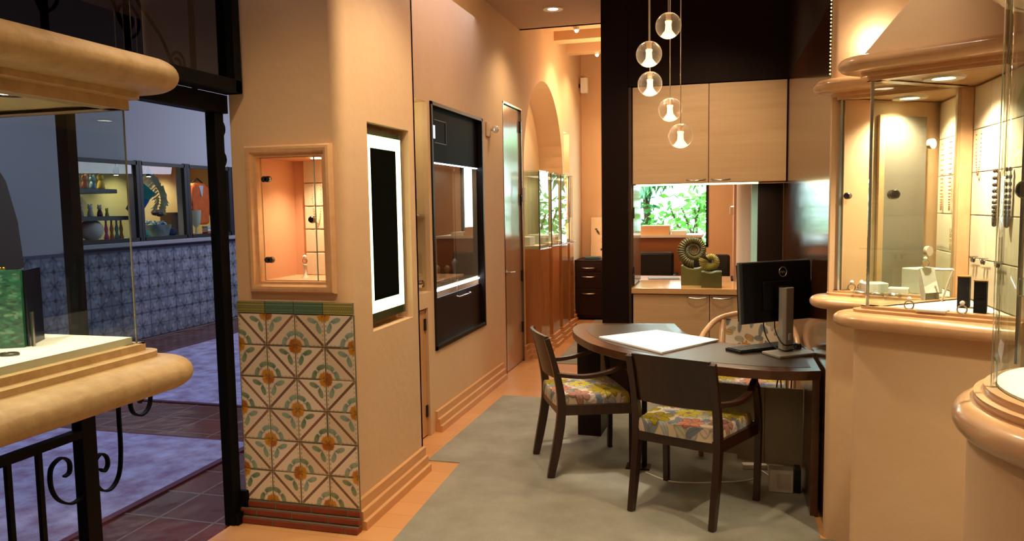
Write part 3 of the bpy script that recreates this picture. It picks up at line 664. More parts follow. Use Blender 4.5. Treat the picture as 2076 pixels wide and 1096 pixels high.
# ---- ammonites
def ammonite(cx_, y, cz, R, turns, r_end, taper, colr, name, label, dirn, start, ribs, base, rise=.0):
    t = thing(name, label, 'sculpture', (cx_, y, .888))
    b = MB(); N = int(turns*170); pts = []; rad = []
    for i in range(N+1):
        f = i/N; a = start+dirn*turns*2*PI*(1-f); g = math.exp(-taper*(1-f)*turns); rr = (R-r_end)*g
        rib = 1+.11*math.cos(ribs*2*PI*turns*(1-f)); pts.append((cx_+rr*math.cos(a), y, cz+rr*math.sin(a))); rad.append(r_end*g*rib*1.05)
    n = 12; vs_ = []; 
    for i, (p, r0) in enumerate(zip(pts, rad)):
        a = math.atan2(p[2]-cz, p[0]-cx_)
        for j in range(n):
            q = 2*PI*j/n; o = r0*math.cos(q); vs_.append((p[0]+o*math.cos(a), p[1]+r0*.72*math.sin(q), p[2]+o*math.sin(a)))
    fs = [(i*n+j, i*n+(j+1)%n, (i+1)*n+(j+1)%n, (i+1)*n+j) for i in range(N) for j in range(n)]+[tuple(range(n)), tuple(N*n+j for j in range(n-1,-1,-1))]
    b.add(vs_, fs); b.build('shell', colr, t, smooth=True)
    x0, x1, y0, y1, z1 = base; bb = MB()
    m_ = 12; prof = []
    for i in range(m_+1):
        x_ = x0+(x1-x0)*i/m_; dip = .5*(x0+x1); z_ = min(z1, cz-math.sqrt(max(0,(R*.97)**2-(x_-cx_)**2))) if abs(x_-cx_) < R*.95 else z1
        prof.append((x_, z_))
    vs_ = [(x_, yy, z_) for yy in (y0,y1) for x_, z_ in [(x0,.888),(x1,.888)]+prof[::-1]]; k = m_+3
    fs = [tuple(range(k)), tuple(range(2*k-1,k-1,-1))]+[(i,(i+1)%k,k+(i+1)%k,k+i) for i in range(k)]
    bb.add(vs_, fs); bb.build('base_block', mat('olive_stone','55501C',.5,noise=(9,'4A4A22',.2)), t, bevel=.006)
    return t
OLIVE = mat('dark_olive_shell','383008',.42,noise=(7,'4A4010',.25)); YOL = mat('yellow_olive_shell','A0933E',.4,noise=(20,'7C6E26',.25))
ammonite(-.222,CF+.30,1.178,.155,3.6,.038,.58,OLIVE,'ammonite_sculpture','large dark olive ammonite disc on a block on the worktop',-1,-PI/2,34,(-.325,-.12,CF+.24,CF+.36,1.055))
ammonite(-.083,CF+.14,1.098,.092,.92,.036,.5,YOL,'ammonite_sculpture','small open yellow-green ammonite in front of the large dark one',1,PI*.80+.3,30,(-.155,.008,CF+.07,CF+.21,1.02))
# ---- room behind
ct = thing('window_console', 'maple cabinet below the big garden window in the back room', 'cabinet', (-.8,10.4,0))
MB().box(-1.45,9.62,0,-.24,10.2,1.155).build('body', wood('console_orange','A4663A','965A30',.35,0,5), ct); MB().box(-1.47,9.60,1.155,-.22,10.22,1.185).build('top', WHITEL, ct)
for k, (x0,x1,z1,mt,lb_) in enumerate(((-.98,-.62,.115,'E8BC8C','long peach box'),(-.60,-.42,.05,'F4EEE0','flat white tray'))):
    tag(MB().box(x0,9.68,1.186,x1,9.95,1.186+z1).build('display_tray', mat('tray_'+str(k),mt,.5), bevel=.005), '%s standing on the console below the garden window' % lb_, 'box')
tb = thing('back_table', 'pale table top with papers in the room behind the pass-through', 'table', (-.5,8.3,0))
MB().box(-1.0,7.6,.755,.1,8.5,.785).build('top', wood('tabletop_maple','E0B888','D2A676',.3,0,5), tb, bevel=.005)
for x_ in (-.93,.03):
    for y_ in (7.67,8.43): MB().box(x_-.025,y_-.025,0,x_+.025,y_+.025,.755).build('leg', MAPLEV, tb)
nb = thing('notebook', 'grey closed notebook lying slanted on the back room table', 'notebook', (-.57,7.9,.785))
MB().obox((-.57,7.95,.80),(.30,.2,.018),.15).build('pages', PAPER, nb); MB().obox((-.57,7.95,.813),(.31,.21,.008),.15).build('cover', mat('grey_cover','8A8076',.5), nb)
for k, (x_, y_, r_, lb_) in enumerate(((-.78,9.2,.0,'behind the large ammonite'),(-.13,8.80,.0,'beside the white round column'))):
    c_ = thing('office_chair', 'black leather low backed chair in the back room %s' % lb_, 'chair', (x_,y_,0), 'black chairs in the back room')
    MB().obox((x_,y_+.2,.76),(.46,.08,.46),r_).build('backrest', DKLEATHER, c_, bevel=.03); MB().obox((x_,y_,.46),(.48,.48,.09),r_).build('seat', DKLEATHER, c_, bevel=.03)
    for s_ in (-.26,.26): MB().obox((x_+s_,y_,.62),(.05,.34,.26),r_).build('armrest', DKLEATHER, c_, bevel=.015)
    MB().lathe([(0,.08),(.03,.08),(.03,.42),(0,.42)],(x_,y_,0),14).build('post', STEEL, c_)
    MB().lathe([(0,0),(.24,.0),(.24,.03),(.04,.09),(0,.09)],(x_,y_,0),5).build('foot', BLACK, c_)
struct(MB().lathe([(0,0),(.115,0),(.115,3.95),(0,3.95)],(.262,7.95,0),28).build('trim_8', mat('column_white','F6F0F0',.7), smooth='auto'))
sc_ = thing('wall_sconce', 'small white block sconce on the back room wall by the column', 'wall lamp', (.13,8.9,1.5))
MB().box(.09,8.86,1.44,.16,8.94,1.53).build('shade', WHITE, sc_, bevel=.008); MB().box(.105,8.88,1.53,.145,8.92,1.535).build('lamp', WARMLAMP, sc_)
struct(MB().box(.13,8.5,0,.16,9.3,3.95).build('wall_back', mat('pink_plaster','D9AE8C',.85)))
# ---- garden outside the window
LEAF = [mat('leaf_'+str(i), c_, .5) for i, c_ in enumerate(('3E9A4E','74C45A','2C7A5A'))]
def leafcloud(name, label, c, R, n, sz, mt, seed, cat='shrub', trunk=None):
    rr = random.Random(seed); b = MB(); t = thing(name, label, cat, (c[0],c[1],0))
    for i in range(n):
        u = Vector((rr.gauss(0,1),rr.gauss(0,1),rr.gauss(0,1))); u.normalize(); p = Vector(c)+Vector((u.x*R[0],u.y*R[1],u.z*R[2]))*rr.random()**.5
        a = Vector((rr.gauss(0,1),rr.gauss(0,1),rr.gauss(0,.7))).normalized(); q = a.cross(Vector((rr.gauss(0,1),rr.gauss(0,1),rr.gauss(0,1)))).normalized(); s_ = sz*rr.uniform(.6,1.4)
        b.add([p, p+a*s_*.5+q*s_*.2, p+a*s_, p+a*s_*.5-q*s_*.2], [(0,1,2,3)])
    b.build('foliage', mt, t, norm=False)
    b = MB(); 
    for q in range(4): b.frame([(c[0],c[1],0),(c[0]+rr.uniform(-.2,.2)*R[0],c[1],c[2]*.5),(c[0]+rr.uniform(-.6,.6)*R[0],c[1]+rr.uniform(-.4,.4)*R[1],c[2]+R[2]*.3)], [.05,.035,.015], 6)
    b.build('stems', mat('bark','5A4A38',.8), t)
leafcloud('garden_shrub','light green shrub outside the garden window, low on the right',(-.4,13.2,1.35),(.8,.5,.5),420,.16,LEAF[1],3)
leafcloud('garden_shrub','dark green bush outside the garden window, low on the left',(-1.7,13.4,1.3),(.7,.5,.7),420,.15,LEAF[0],4)
leafcloud('garden_tree','leaning slim tree outside the garden window, upper left',(-1.25,13.6,2.3),(.35,.5,.8),260,.17,LEAF[2],5,'tree')
pf = thing('palm_plant','arching palm fronds hanging into the garden window at the upper right','palm',(-.2,13,0))
MB().frame([(.1,13.2,0),(.05,13.2,1.4),(0,13.2,2.7)],[.11,.09,.08],10).build('trunk', mat('bark','5A4A38',.8), pf)
for q in range(9):
    a = PI*.55+q*.22+rnd.uniform(-.1,.1); b = MB(); pts = [(0+math.cos(a)*1.3*t_, 13.2+rnd.uniform(-.1,.1), 2.7+math.sin(a*.9)*.7*t_*(1.2-t_)*1.4-.8*t_*t_) for t_ in [i/10 for i in range(11)]]
    b.frame(pts, .012, 5)
    for i in range(1, 11):
        for s_ in (-1, 1):
            for h_ in (0,.5):
                p = Vector(pts[i]).lerp(Vector(pts[i-1]),h_); b.add([p, p+Vector((-.06,s_*.22,-.10)), p+Vector((.02,s_*.42,-.28)), p+Vector((.03,s_*.2,-.08))], [(0,1,2,3)])
                b.add([p, p+Vector((-.10*1,.02,s_*.13-.05)), p+Vector((-.16,.05,s_*.24-.12)), p+Vector((-.05,.03,s_*.11-.09))], [(0,1,2,3)])
    b.build('frond', LEAF[q%3], pf, norm=False)
struct(MB().box(-8,10.99,-.12,6,30,-.02).build('floor', mat('garden_ground','8AA07A',.9)))
sn = light('sun', 'SUN', (0,20,10), 4.5, (1,.97,.9), .02); sn.rotation_euler = (math.radians(38), 0, math.radians(-150))
# ================================================================== RIGHT SHOWCASES
MOLD = MAPLE_M
LOW = [(-.03,1.085),(.045,1.085)]+bull(.085,1.09,1.147,12,.35)+[(.05,1.149),(.05,1.159),(.022,1.161),(.022,1.171),(-.03,1.171)]
UPP = [(-.03,2.028),(.02,2.028),(.02,2.042),(.042,2.044),(.042,2.058)]+bull(.085,2.060,2.117,12,.35)+[(.04,2.121),(-.03,2.121)]
VELVET = mat('lit_white_display','FFF4DE',.8)
def bay(name, label, path, wallx, tname):
    t = thing(name, label, 'display case', (path[1][0], path[1][1], 0))
    MB().loft(path, [(-.03,0),(.045,0),(.045,1.09),(-.03,1.09)], 1).build('plinth', PLASTER2, t, smooth='auto')
    MB().loft(path, LOW, 1).build('lower_moulding', MOLD, t, smooth='auto')
    MB().loft(path, UPP, 1).build('upper_moulding', MOLD, t, smooth='auto')
    poly = [tuple(p) for p in path]+[(wallx, path[2][1]-.0), (wallx, path[0][1])]
    MB().prism(poly, 1.150, 1.166).build('display_floor', VELVET, t)
    MB().prism(poly, 2.033, 2.05).build('soffit', wood('soffit_maple','D9AD80','CFA070',.35,0,6), t)
    # frameless glass: two panes meeting at a polished corner
    for i in (0, 1):
        a, b_ = Vector(path[i]), Vector(path[i+1]); d = (b_-a).normalized()
        MB().quadslab(a+d*.006 if i else a, b_-d*.006 if i == 0 else b_, 1.167, 2.032, .007).build('glass_pane', GLASS, t)
    MB().box(path[1][0]-.005,path[1][1]-.005,1.167,path[1][0]+.005,path[1][1]+.005,2.032).xf(Matrix.Identity(4)).build('glass_corner', mat('polished_edge','BFD0D0',.05,metal=.6), t)
    return t
Ap = [(.93,4.02),(.52,3.75),(.925,3.525)]; Bp = [(.935,3.515),(.55,3.20),(1.0,2.935)]
A = bay('corner_showcase','farther maple-trimmed corner showcase with a clear glass front beside the dark panel', Ap, 1.0, 'A')
B = bay('corner_showcase','nearer maple-trimmed corner showcase under the sloping plaster hood', Bp, 1.0, 'B')
# plaster above A, hood above B
struct(MB().loft([(.93,4.02),(.52,3.75),(.925,3.525)], [(-.03,2.12),(.045,2.12),(.045,3.3),(-.03,3.3)], 1).build('wall_right', PLASTER2, smooth='auto'))
c0, c1, c2 = (.90,3.55), (.545,3.20), (1.0,2.93); zt = 3.3; hb = 2.119
v = [(c0[0],c0[1],hb),(c1[0]-.03,c1[1],hb),(c2[0],c2[1]-.03,hb),(1.0,3.56,zt),(.98,3.30,zt-.12),(1.0,2.9,zt),(.90,3.8,zt)]
b = MB(); b.add([(c0[0]-.02,c0[1]+.02,hb),(c1[0]-.035,c1[1]+.02,hb),(1.0,2.90,hb),(1.0,3.05,2.72),(.95,3.36,2.66),(1.0,3.56,2.66)], [(0,1,4,5),(1,2,3,4)])
struct(b.build('wall_right', PLASTER2))
struct(MB().box(.96,3.44,2.12,1.0,3.9,3.3).build('wall_right', PLASTER2))
# A: maple post, grey side panel, back panels
MB().box(.925,3.515,1.167,.985,3.545,2.03).build('corner_post', MAPLE_M, B, bevel=.003)
MB().quadslab((1.0,4.055),(.530,3.747),1.168,2.031,.012).build('side_wall', mat('side_wall_warm','CDA67C',.6), A)
MB().quadslab((.92,3.985),(.715,3.85),1.168,1.96,.006).build('grey_side_panel', mat('grey_mirror','8E8478',.25,metal=.3), A)
MB().quadslab((.715,3.845),(.69,3.83),1.168,1.965,.014).build('side_trim', MAPLE_M, A)
for (t, y0, n, nn) in ((A,3.55,2,2),(B,2.93,3,3)):
    yy = y0; wdt = (.235 if t is A else .195)
    for i in range(n):
        for j in range(5):
            z = 1.170+j*.1715; MB().box(.985,yy+i*wdt+.001,z,.997,yy+(i+1)*wdt-.001,z+.1695).build('back_panel', LINEN, t, bevel=.003)
# hardware
def roundlock(parent, x, y, z, nx, ny, r=.019):
    q = Vector((nx,ny,0)).normalized(); R = Matrix.Translation((x,y,z)) @ Vector((0,0,1)).rotation_difference(q).to_matrix().to_4x4()
    MB().lathe([(0,-.004),(r*.9,-.004),(r,.004),(r,.018),(r*.8,.024),(r*.3,.024),(r*.25,.021),(0,.021)], (0,0,0), 24).xf(R).build('lock', NICKEL, parent, smooth='auto')
roundlock(A, .553, 3.728, 1.60, -.5, -.87, .016); roundlock(B, .655, 3.285, 1.60, -.64, .77); 
roundlock(B, .648, 3.273, 1.60, .1, -1.)
for z in (1.37,1.80):
    b = MB(); b.lathe([(0,-.008),(.02,-.008),(.02,.008),(0,.008)], (0,0,0), 20).xf(Matrix.Translation((.81,3.42,z))@Vector((0,0,1)).rotation_difference(Vector((.64,-.77,0))).to_matrix().to_4x4()); b.build('hinge', mat('frosted_hinge','DCC8B0',.3), B, smooth='auto')
for t, (x_, y_) in ((A,(.807,3.80)),(B,(.80,3.23))):
    MB().lathe([(.038,2.0335),(.040,2.027),(.070,2.025),(.074,2.033),(.038,2.033)], (x_,y_,0), 30).build('lamp_ring', WHITE, t, smooth='auto')
    MB().disc((x_,y_,2.031), .037, 24).build('lamp', WARMLAMP, t)
    light('showcase_lamp', 'SPOT', (x_,y_,2.015), 60, (1,.80,.55), .02, (x_+.02,y_,1.17), 135, .9)
light('hood_low_fill', 'POINT', (.60,3.60,2.25), 2.0, (1,.8,.55), .03)  # point light added above the mouldings to lift the plaster, no fixture
# glass shelves (thin bright edges)
MB().prism([(.60,3.72),(.92,3.55),(.97,3.62),(.97,3.96),(.90,3.96)],1.36,1.366).build('glass_shelf', GLASS, A)
# jewellery inside B (on the back panels and floor)
PEARL = mat('dark_pearl','4A4038',.12,spec=1); CORAL = mat('coral_bead','C9835A',.4)
def neck(y, z, ln, material, r, label, n=24, wd=.02, x=.975, grp=None):
    return beads([(x,p[1],p[2]) for p in loopchain(x,y,z,wd,ln,n,'y')], r, material, 'necklace', label, 'necklace', grp)
neck(3.41,1.83,.16,mat('copper','A8643C',.3,.7),.003,'fine copper chain with a drop, upper left of the nearer showcase',30,.03)
neck(3.20,1.68,.20,PEARL,.0085,'strand of dark pearls hanging in the nearer showcase, left of two',26,.012)
neck(3.07,1.68,.20,PEARL,.0085,'strand of dark pearls hanging in the nearer showcase, right of two',26,.016)
neck(3.92,1.83,.30,CORAL,.004,'coral bead strand hanging in the farther showcase, left of the pair',40,.012)
neck(3.79,1.83,.30,CORAL,.004,'coral bead strand hanging in the farther showcase, right of the pair',40,.012)
neck(3.62,1.66,.42,GOLDB,.004,'long fine gold strand beside the maple post in the farther showcase',50,.005)
for k,(y,z,lb_) in enumerate(((3.74,1.64,'upper'),(3.69,1.60,'middle'),(3.74,1.44,'lower'))):
    b = MB()
    for q in range(4): b.frame([(.972,y+.009*math.cos(a*PI/5),z-q*.022+.009*math.sin(a*PI/5)) for a in range(10)], .0015, 5, closed=True)
    tag(b.build('earring_set', GOLDB, smooth=True), '%s gold hoop earring pair pinned on the farther showcase back panel' % lb_, 'earrings')
for k,(x_,y_,s_) in enumerate(((.895,3.24,'left'),(.905,3.08,'right'))):
    t = thing('black_display_stand','tall black suede display block, %s of the pair in the nearer showcase' % s_,'display block',(x_,y_,1.166),'black display blocks')
    MB().obox((x_,y_,1.225),(.04,.065,.115),-.35).build('block', mat('black_suede','0B090A',.95), t, bevel=.002)
    MB().obox((x_,y_,1.285),(.042,.067,.004),-.35).build('trim', GOLDB, t)
for k,(y,lb_) in enumerate(((3.42,'left'),(3.30,'middle'),(3.14,'right'))):
    t = thing('earring_card','small dark dragonfly earrings on a wire near the %s back panel of the nearer showcase'%lb_,'earrings',(.97,y,1.33))
    MB().frame([(.975,y-.05,1.352),(.975,y+.05,1.346)], .0012,5).build('wire', NICKEL, t)
    for s_ in (-.012,.012): MB().ball((.972,y+s_,1.335),.006,8,.011).ball((.972,y+s_*1.6,1.342),.007,8,.003).build('drop', PEARL, t)
CRY = mat('crystal_white','FFFFFF',.15,spec=1)
def stand(x_, y_, w_, d_, h_, rz, label, name='display_riser', mt=None): return tag(MB().obox((x_,y_,1.167+h_/2),(w_,d_,h_),rz).build(name, mt or WHITEL, bevel=.004), label, 'display stand', 'white risers in the right showcases')
stand(.86,3.72,.13,.10,.11,.5,'tall square white riser at the back of the farther showcase')
stand(.66,3.70,.10,.08,.045,.2,'low white riser near the glass corner of the farther showcase')
stand(.75,3.64,.08,.06,.03,-.3,'smallest flat white riser in the middle of the farther showcase')
stand(.75,3.08,.10,.06,.012,-.5,'thin white slab on the floor of the nearer showcase')
t = thing('necklace_bust','white leatherette neck form leaning in the nearer showcase left of the post','necklace stand',(.84,3.40,1.167))
MB().loft([(.80,3.40),(.86,3.44)],[(0,1.168),(.02,1.168),(.045,1.29),(.03,1.30),(.0,1.20)],-1).build('form', WHITEL, t)
MB().frame([(.855,3.38,1.17),(.875,3.36,1.26),(.885,3.35,1.30)],[.004,.004,.004],8).build('arm', WHITEL, t); MB().frame([(.84,3.42,1.295),(.885,3.35,1.30)],.005,8).build('arm', WHITEL, t)
for k,(x_,y_,lb_) in enumerate(((.87,3.715,'on the tall riser of the farther showcase'),(.575,3.735,'by the left glass corner of the farther showcase'),(.62,3.76,'second from the glass corner in the farther showcase'),(.68,3.12,'near the front glass of the nearer showcase'),(.83,3.02,'close to the cylinder side of the nearer showcase'))):
    z0 = 1.167+(.11 if k == 0 else 0); b = MB(); b.frame([(x_+.016*math.cos(a*PI/7),y_,z0+.018+.016*math.sin(a*PI/7)) for a in range(14)],.003,6,closed=True)
    t = thing('ring','shiny ring with a clear stone %s'%lb_,'ring',(x_,y_,z0)); b.build('band', SILVER, t, smooth=True); MB().ball((x_,y_,z0+.042),.009,8).build('stone', CRY, t)
for k,(x_,y_,lb_) in enumerate(((.60,3.66,'left'),(.66,3.62,'middle'),(.72,3.59,'right'))):
    b = MB(); b.frame([(x_+.028*math.cos(a*PI/12),y_+.022*math.sin(a*PI/12),1.1715) for a in range(24)],.004,6,closed=True)
    tag(b.build('bracelet', SILVER, smooth=True),'silver bracelet lying on the farther showcase floor, %s of three'%lb_,'bracelet','bracelets on the farther showcase floor')
# ---- cylinder showcase
cyx, cyy, R = .97, 1.95, .355
C = thing('cylinder_showcase','round glass showcase on a plaster drum with maple rings at the right edge','display case',(cyx,cyy,0))
MB().lathe([(0,0),(.40,0),(.40,1.02),(0,1.02)],(cyx,cyy,0),64).build('drum', PLASTER2, C, smooth='auto')
MB().lathe([(0,1.01),(R+.03,1.01)]+[(r_+.028,z) for r_,z in bull(R+.005,1.015,1.10,12,.1)]+[(R+.035,1.103),(R+.035,1.118),(R+.014,1.121),(R+.014,1.136),(0,1.136)],(cyx,cyy,0),72).build('lower_ring', MOLD, C, smooth='auto')
MB().lathe([(0,1.137),(R-.012,1.137),(R-.012,1.143),(0,1.143)],(cyx,cyy,0),60).build('display_floor', VELVET, C)
MB().lathe([(R-.006,1.137),(R,1.137),(R,2.04),(R-.006,2.04),(R-.006,1.137)],(cyx,cyy,0),72,a0=math.radians(-158),a1=math.radians(170)).build('glass_cylinder', GLASS, C, smooth='auto')
MB().lathe([(R-.009,1.137),(R+.002,1.137),(R+.002,2.04),(R-.009,2.04),(R-.009,1.137)],(cyx,cyy,0),1,a0=math.radians(170),a1=math.radians(172.5)).build('glass_joint', GLASSE, C)
MB().lathe([(R-.006,1.137),(R,1.137),(R,2.04),(R-.006,2.04),(R-.006,1.137)],(cyx,cyy,0),8,a0=math.radians(172.5),a1=math.radians(202)).build('glass_door', GLASS, C, smooth='auto')
MB().lathe([(0,2.04),(R+.014,2.04),(R+.014,2.055),(R+.035,2.058),(R+.035,2.073)]+[(r_+.028,z) for r_,z in bull(R+.005,2.076,2.16,12,.1)]+[(0,2.165)],(cyx,cyy,0),72).build('upper_ring', MOLD, C, smooth='auto')
light('cylinder_lamp','SPOT',(cyx-.05,cyy,2.02),55,(1,.82,.58),.03,(cyx-.05,cyy,1.1),125,.9)
for z in (1.35,1.83): MB().obox((cyx-.215,cyy+.285,z),(.045,.012,.05),.75).build('hinge', NICKEL, C, bevel=.006)
roundlock(C, cyx-.215, cyy+.285, 1.60, -.6, -.8, .024)
MB().obox((cyx-.22,cyy+.30,1.585),(.008,.008,.88),.6).build('door_edge', NICKEL, C)
t = thing('gold_ring','knobbly gold ring standing on the white floor of the round showcase','ring',(.765,2.05,1.143))
MB().frame([(.765+.032*math.cos(a*PI/12),2.03,1.165+.026*math.sin(a*PI/12)) for a in range(24)],[.009+.004*(a%2) for a in range(24)],8,closed=True).build('band', BRASS, t, smooth=True)
# string light down the panel edge
b = MB()
for i in range(70): b.ball((.478,3.832,2.16+i*.0165),.0035,6)
sl = thing('string_light','thin strip of tiny yellow lights running down the corner edge of the dark panel','strip light',(.484,3.83,2.15))
MB().box(.480,3.822,2.15,.4895,3.84,3.3).build('channel', mat('channel_brown','6A4A1C',.4), sl)
tag(b.build('bulbs', emit('led_yellow','FFE27A',5), sl, smooth=True), kind='stuff')
# ================================================================== LEFT STONE CASE
FX = -2.08; FY = 2.315
pth = [(FX,-1.15),(FX,FY),(-2.9,FY)]
L = thing('stone_showcase','big limestone-moulded glass showcase window at the left edge','display case',(FX-.3,1.0,.95))
lowp = [(-.05,.925),(.0,.925),(.065,.925)]+bull(.115,.925,1.035,14,.35)+[(.068,1.045),(.068,1.066),(.03,1.07),(.03,1.095),(-.05,1.095)]
upp = [(-.05,1.945),(.02,1.945),(.02,1.98),(.055,1.985),(.055,2.006)]+bull(.115,2.012,2.125,14,.35)+[(.06,2.135),(-.05,2.135)]
MB().loft(pth, lowp, 1, arc=12).build('lower_moulding', LIME, L, smooth='auto')
MB().loft(pth, upp, 1, arc=12).build('upper_moulding', LIME, L, smooth='auto')
MB().prism([(FX-.01,-1.15),(FX-.01,FY-.01),(-2.88,FY-.01),(-2.88,-1.15)],1.03,1.12).build('display_floor', mat('cream_cloth','F2EAD6',.85), L)
MB().prism([(FX-.01,-1.15),(FX-.01,FY-.01),(-2.88,FY-.01),(-2.88,-1.15)],.93,1.02).build('underside', LIME, L)
MB().prism([(FX-.01,-1.15),(FX-.01,FY-.01),(-2.88,FY-.01),(-2.88,-1.15)],1.96,2.08).build('soffit', mat('cream_soffit','DCC58E',.6), L)
MB().box(FX-.004,-1.15,1.096,FX+.004,FY,1.944).build('glass_pane', GLASS, L)
MB().box(-2.88,FY-.004,1.096,FX-.006,FY+.004,1.944).build('glass_pane', GLASS, L)
MB().box(FX-.002,FY-.002,1.096,FX+.002,FY+.003,1.944).build('glass_corner', mat('thin_edge','7A7868',.2), L)
for (x_, y_) in ((-2.17,1.93),(-2.5,1.2),(-2.45,2.0)):
    MB().lathe([(.03,-.002),(.032,-.007),(.055,-.008),(.058,0),(.03,0)],(x_,y_,1.959),24).build('lamp_ring', NICKEL, L, smooth='auto'); MB().disc((x_,y_,1.957),.03,20).build('lamp', WARMLAMP, L)
    light('stone_case_lamp','SPOT',(x_,y_,1.94),22,(1,.86,.60),.03,(x_,y_,1.1),110,.9)
# malachite box, black box, ring
P = Paint(100,140,.20,.26,'2A5A4A')
for q in range(420):
    x_, y_ = rnd.uniform(0,.2), rnd.uniform(0,.26); P.ell(x_,y_,rnd.uniform(.004,.016),rnd.uniform(.002,.006),rnd.uniform(-.4,.4),rnd.choice(['1C4036','2C6E58','3F8A6C','1A332E','5A6A5C','7FA890']),.55)
P.rect(.045,0,.055,.26,'D8A23A')
ga = math.radians(28); gu = Vector((math.cos(ga), math.sin(ga))); gn = Vector((math.sin(ga), -math.cos(ga))); ge_ = Vector((-2.31, 2.055))
gb = thing('malachite_box','tall green marbled box with a gold stripe inside the stone showcase','box',(ge_.x-.1,ge_.y,1.12))
MALM = mat('malachite','FFFFFF',.25,attr=True); g0 = ge_-gu*.2
P.mesh('front_face', lambda u,v:(g0.x+u*gu.x+gn.x*.0012, g0.y+u*gu.y+gn.y*.0012+0*v, 1.121+v*1.03), MALM, gb)
gc = ge_-gu*.1-gn*.011
MB().obox((gc.x,gc.y,1.254),(.20,.02,.267),ga).build('body', mat('malachite_plain','2F7A56',.3,noise=(40,'1C4A36',.2)), gb)
b = MB()
for q in range(26): b.ball((gc.x+rnd.uniform(-.08,.05),gc.y+rnd.uniform(-.05,.03),1.393),.006,6)
tag(b.build('gold_beads', BRASS, smooth=True),'cluster of gold beads on top of the green marbled box','jewellery')
bb_ = thing('navy_stand','dark navy open-backed display stand standing right of the green marbled box','display stand',(-2.36,2.15,1.12))
NAVY = mat('navy_gloss','0C0E20',.25)
MB().quadslab((-2.314,2.075),(-2.389,2.205),1.121,1.385,.008).build('side_panel', NAVY, bb_); MB().quadslab((-2.335,2.085),(-2.42,2.17),1.121,1.385,.008).build('back_panel', NAVY, bb_)
MB().quadslab((-2.385,2.19),(-2.43,2.16),1.121,1.25,.01).build('tan_lining', mat('tan_lining','6A5A34',.6), bb_)
tag(MB().obox((-2.298,2.08,1.18),(.008,.008,.12)).build('metal_peg', STEEL),'slim pale rod standing between the green box and the navy stand','rod')
b = MB(); b.frame([(-2.235+.03*math.cos(a*PI/10),1.93+.022*math.sin(a*PI/10),1.125) for a in range(20)],.004,6,closed=True)
tag(b.build('bangle', mat('grey_bangle','5A5650',.3,.7), smooth=True),'thin dark bangle lying on the stone showcase floor at the left','bangle')
# ================================================================== SHOP FRONT (iron)
IX = -2.385
def ipost(x0,y0,x1,y1,z0,z1,label,name='iron_post'): return tag(MB().box(x0,y0,z0,x1,y1,z1).build(name, IRON, bevel=.003), label, 'post')
ipost(IX-.03,2.325,IX+.02,2.395,0,.925,'short black iron post carrying the railing under the stone showcase')
ipost(IX-.105,2.415,IX-.05,2.46,0,2.06,'tall black iron post seen through the stone showcase glass')
dp = thing('door_post','tall black iron door post with a floor pivot beside the tiled pillar','post',(-2.37,3.235,0))
MB().box(-2.40,3.195,0,-2.345,3.262,2.10).build('post', IRON, dp, bevel=.003)
MB().box(-2.36,3.262,0.0,-2.31,3.285,.16).build('floor_pivot', IRON, dp, bevel=.006); MB().box(-2.345,3.20,0,-2.325,3.25,.06).build('shoe', IRON, dp, bevel=.004)
# transom box
tr = thing('transom_window','black framed dark glass transom over the open shop doorway','transom window',(-2.3,2.0,2.14))
b = MB(); b.box(-2.33,-1.15,2.137,-2.235,3.268,2.20).box(-2.33,3.215,2.137,-2.235,3.268,3.3); b.build('frame', IRON, tr, bevel=.004)
MB().box(-2.29,-1.15,2.20,-2.282,3.215,3.3).build('glass_pane', glassmat('transom_glass','A89C90',1.6), tr)
struct(MB().box(-2.40,-1.15,2.05,-2.335,3.286,2.137).build('trim_9', IRON))
def spiral(c, r0, turns, a0, sgn=1, n=30, plane='x', k=.78):
    out = []
    for i in range(n+1):
        t_ = i/n; r = r0*(1-k*t_); a = a0+sgn*turns*2*PI*t_
        out.append((c[0], c[1]+r*math.cos(a), c[2]+r*math.sin(a)))
    return out
for k,(yy,zz,rr_) in enumerate(((3.08,2.27,.06),(2.78,2.40,.08),(2.35,2.42,.09),(1.95,2.5,.10),(1.5,2.45,.10))):
    b = MB(); b.frame(spiral((-2.45,yy,zz),rr_,1.6,-PI/2,1),.007,6); b.frame([(-2.45,yy-.30,zz+.28),(-2.45,yy-.1,zz+.10),(-2.45,yy,zz-rr_)],.008,6)
    tag(b.build('iron_scroll', IRON, smooth=True),'wrought iron scroll behind the dark transom glass, %s from the pillar'%['first','second','third','fourth','fifth'][k],'iron scroll','scrolls behind the transom')
for k in range(6): tag(MB().box(-2.47,3.2-k*.42,2.14,-2.45,3.22-k*.42,3.3).build('iron_bar', IRON),'thin upright bar behind the dark transom glass, number %s from the pillar'%['one','two','three','four','five','six'][k],'bar','bars behind the transom')
# railing under the case, with scrolls
rl = thing('iron_railing','black iron railing with upright bars running below the stone showcase','railing',(IX,1.2,0))
MB().box(IX-.02,-1.15,.715,IX+.02,2.325,.745).build('top_rail', IRON, rl); MB().box(IX-.02,-1.15,.05,IX+.02,2.325,.08).build('bottom_rail', IRON, rl)
for y_ in (2.145,2.02,1.895,1.77,1.645,1.52): MB().box(IX-.009,y_-.009,.08,IX+.009,y_+.009,.715).build('bar', IRON, rl)
def scrollpts(side):
    s_ = side; pts = [(0.165,.92),(.163,.75),(.162,.60),(.145,.505),(.10,.462),(.05,.475),(.018,.53),(.022,.59),(.055,.62),(.085,.60),(.09,.565),(.07,.545),(.052,.56)]
    return smoothline([(IX+.005, 2.365+s_*u if s_ > 0 else 2.345-u, z) for u, z in pts], 5)
tag(MB().bar(scrollpts(1), .018,.008,(1,0,0)).build('iron_scroll', IRON),'tall curling iron scroll right of the short post under the stone showcase','iron scroll')
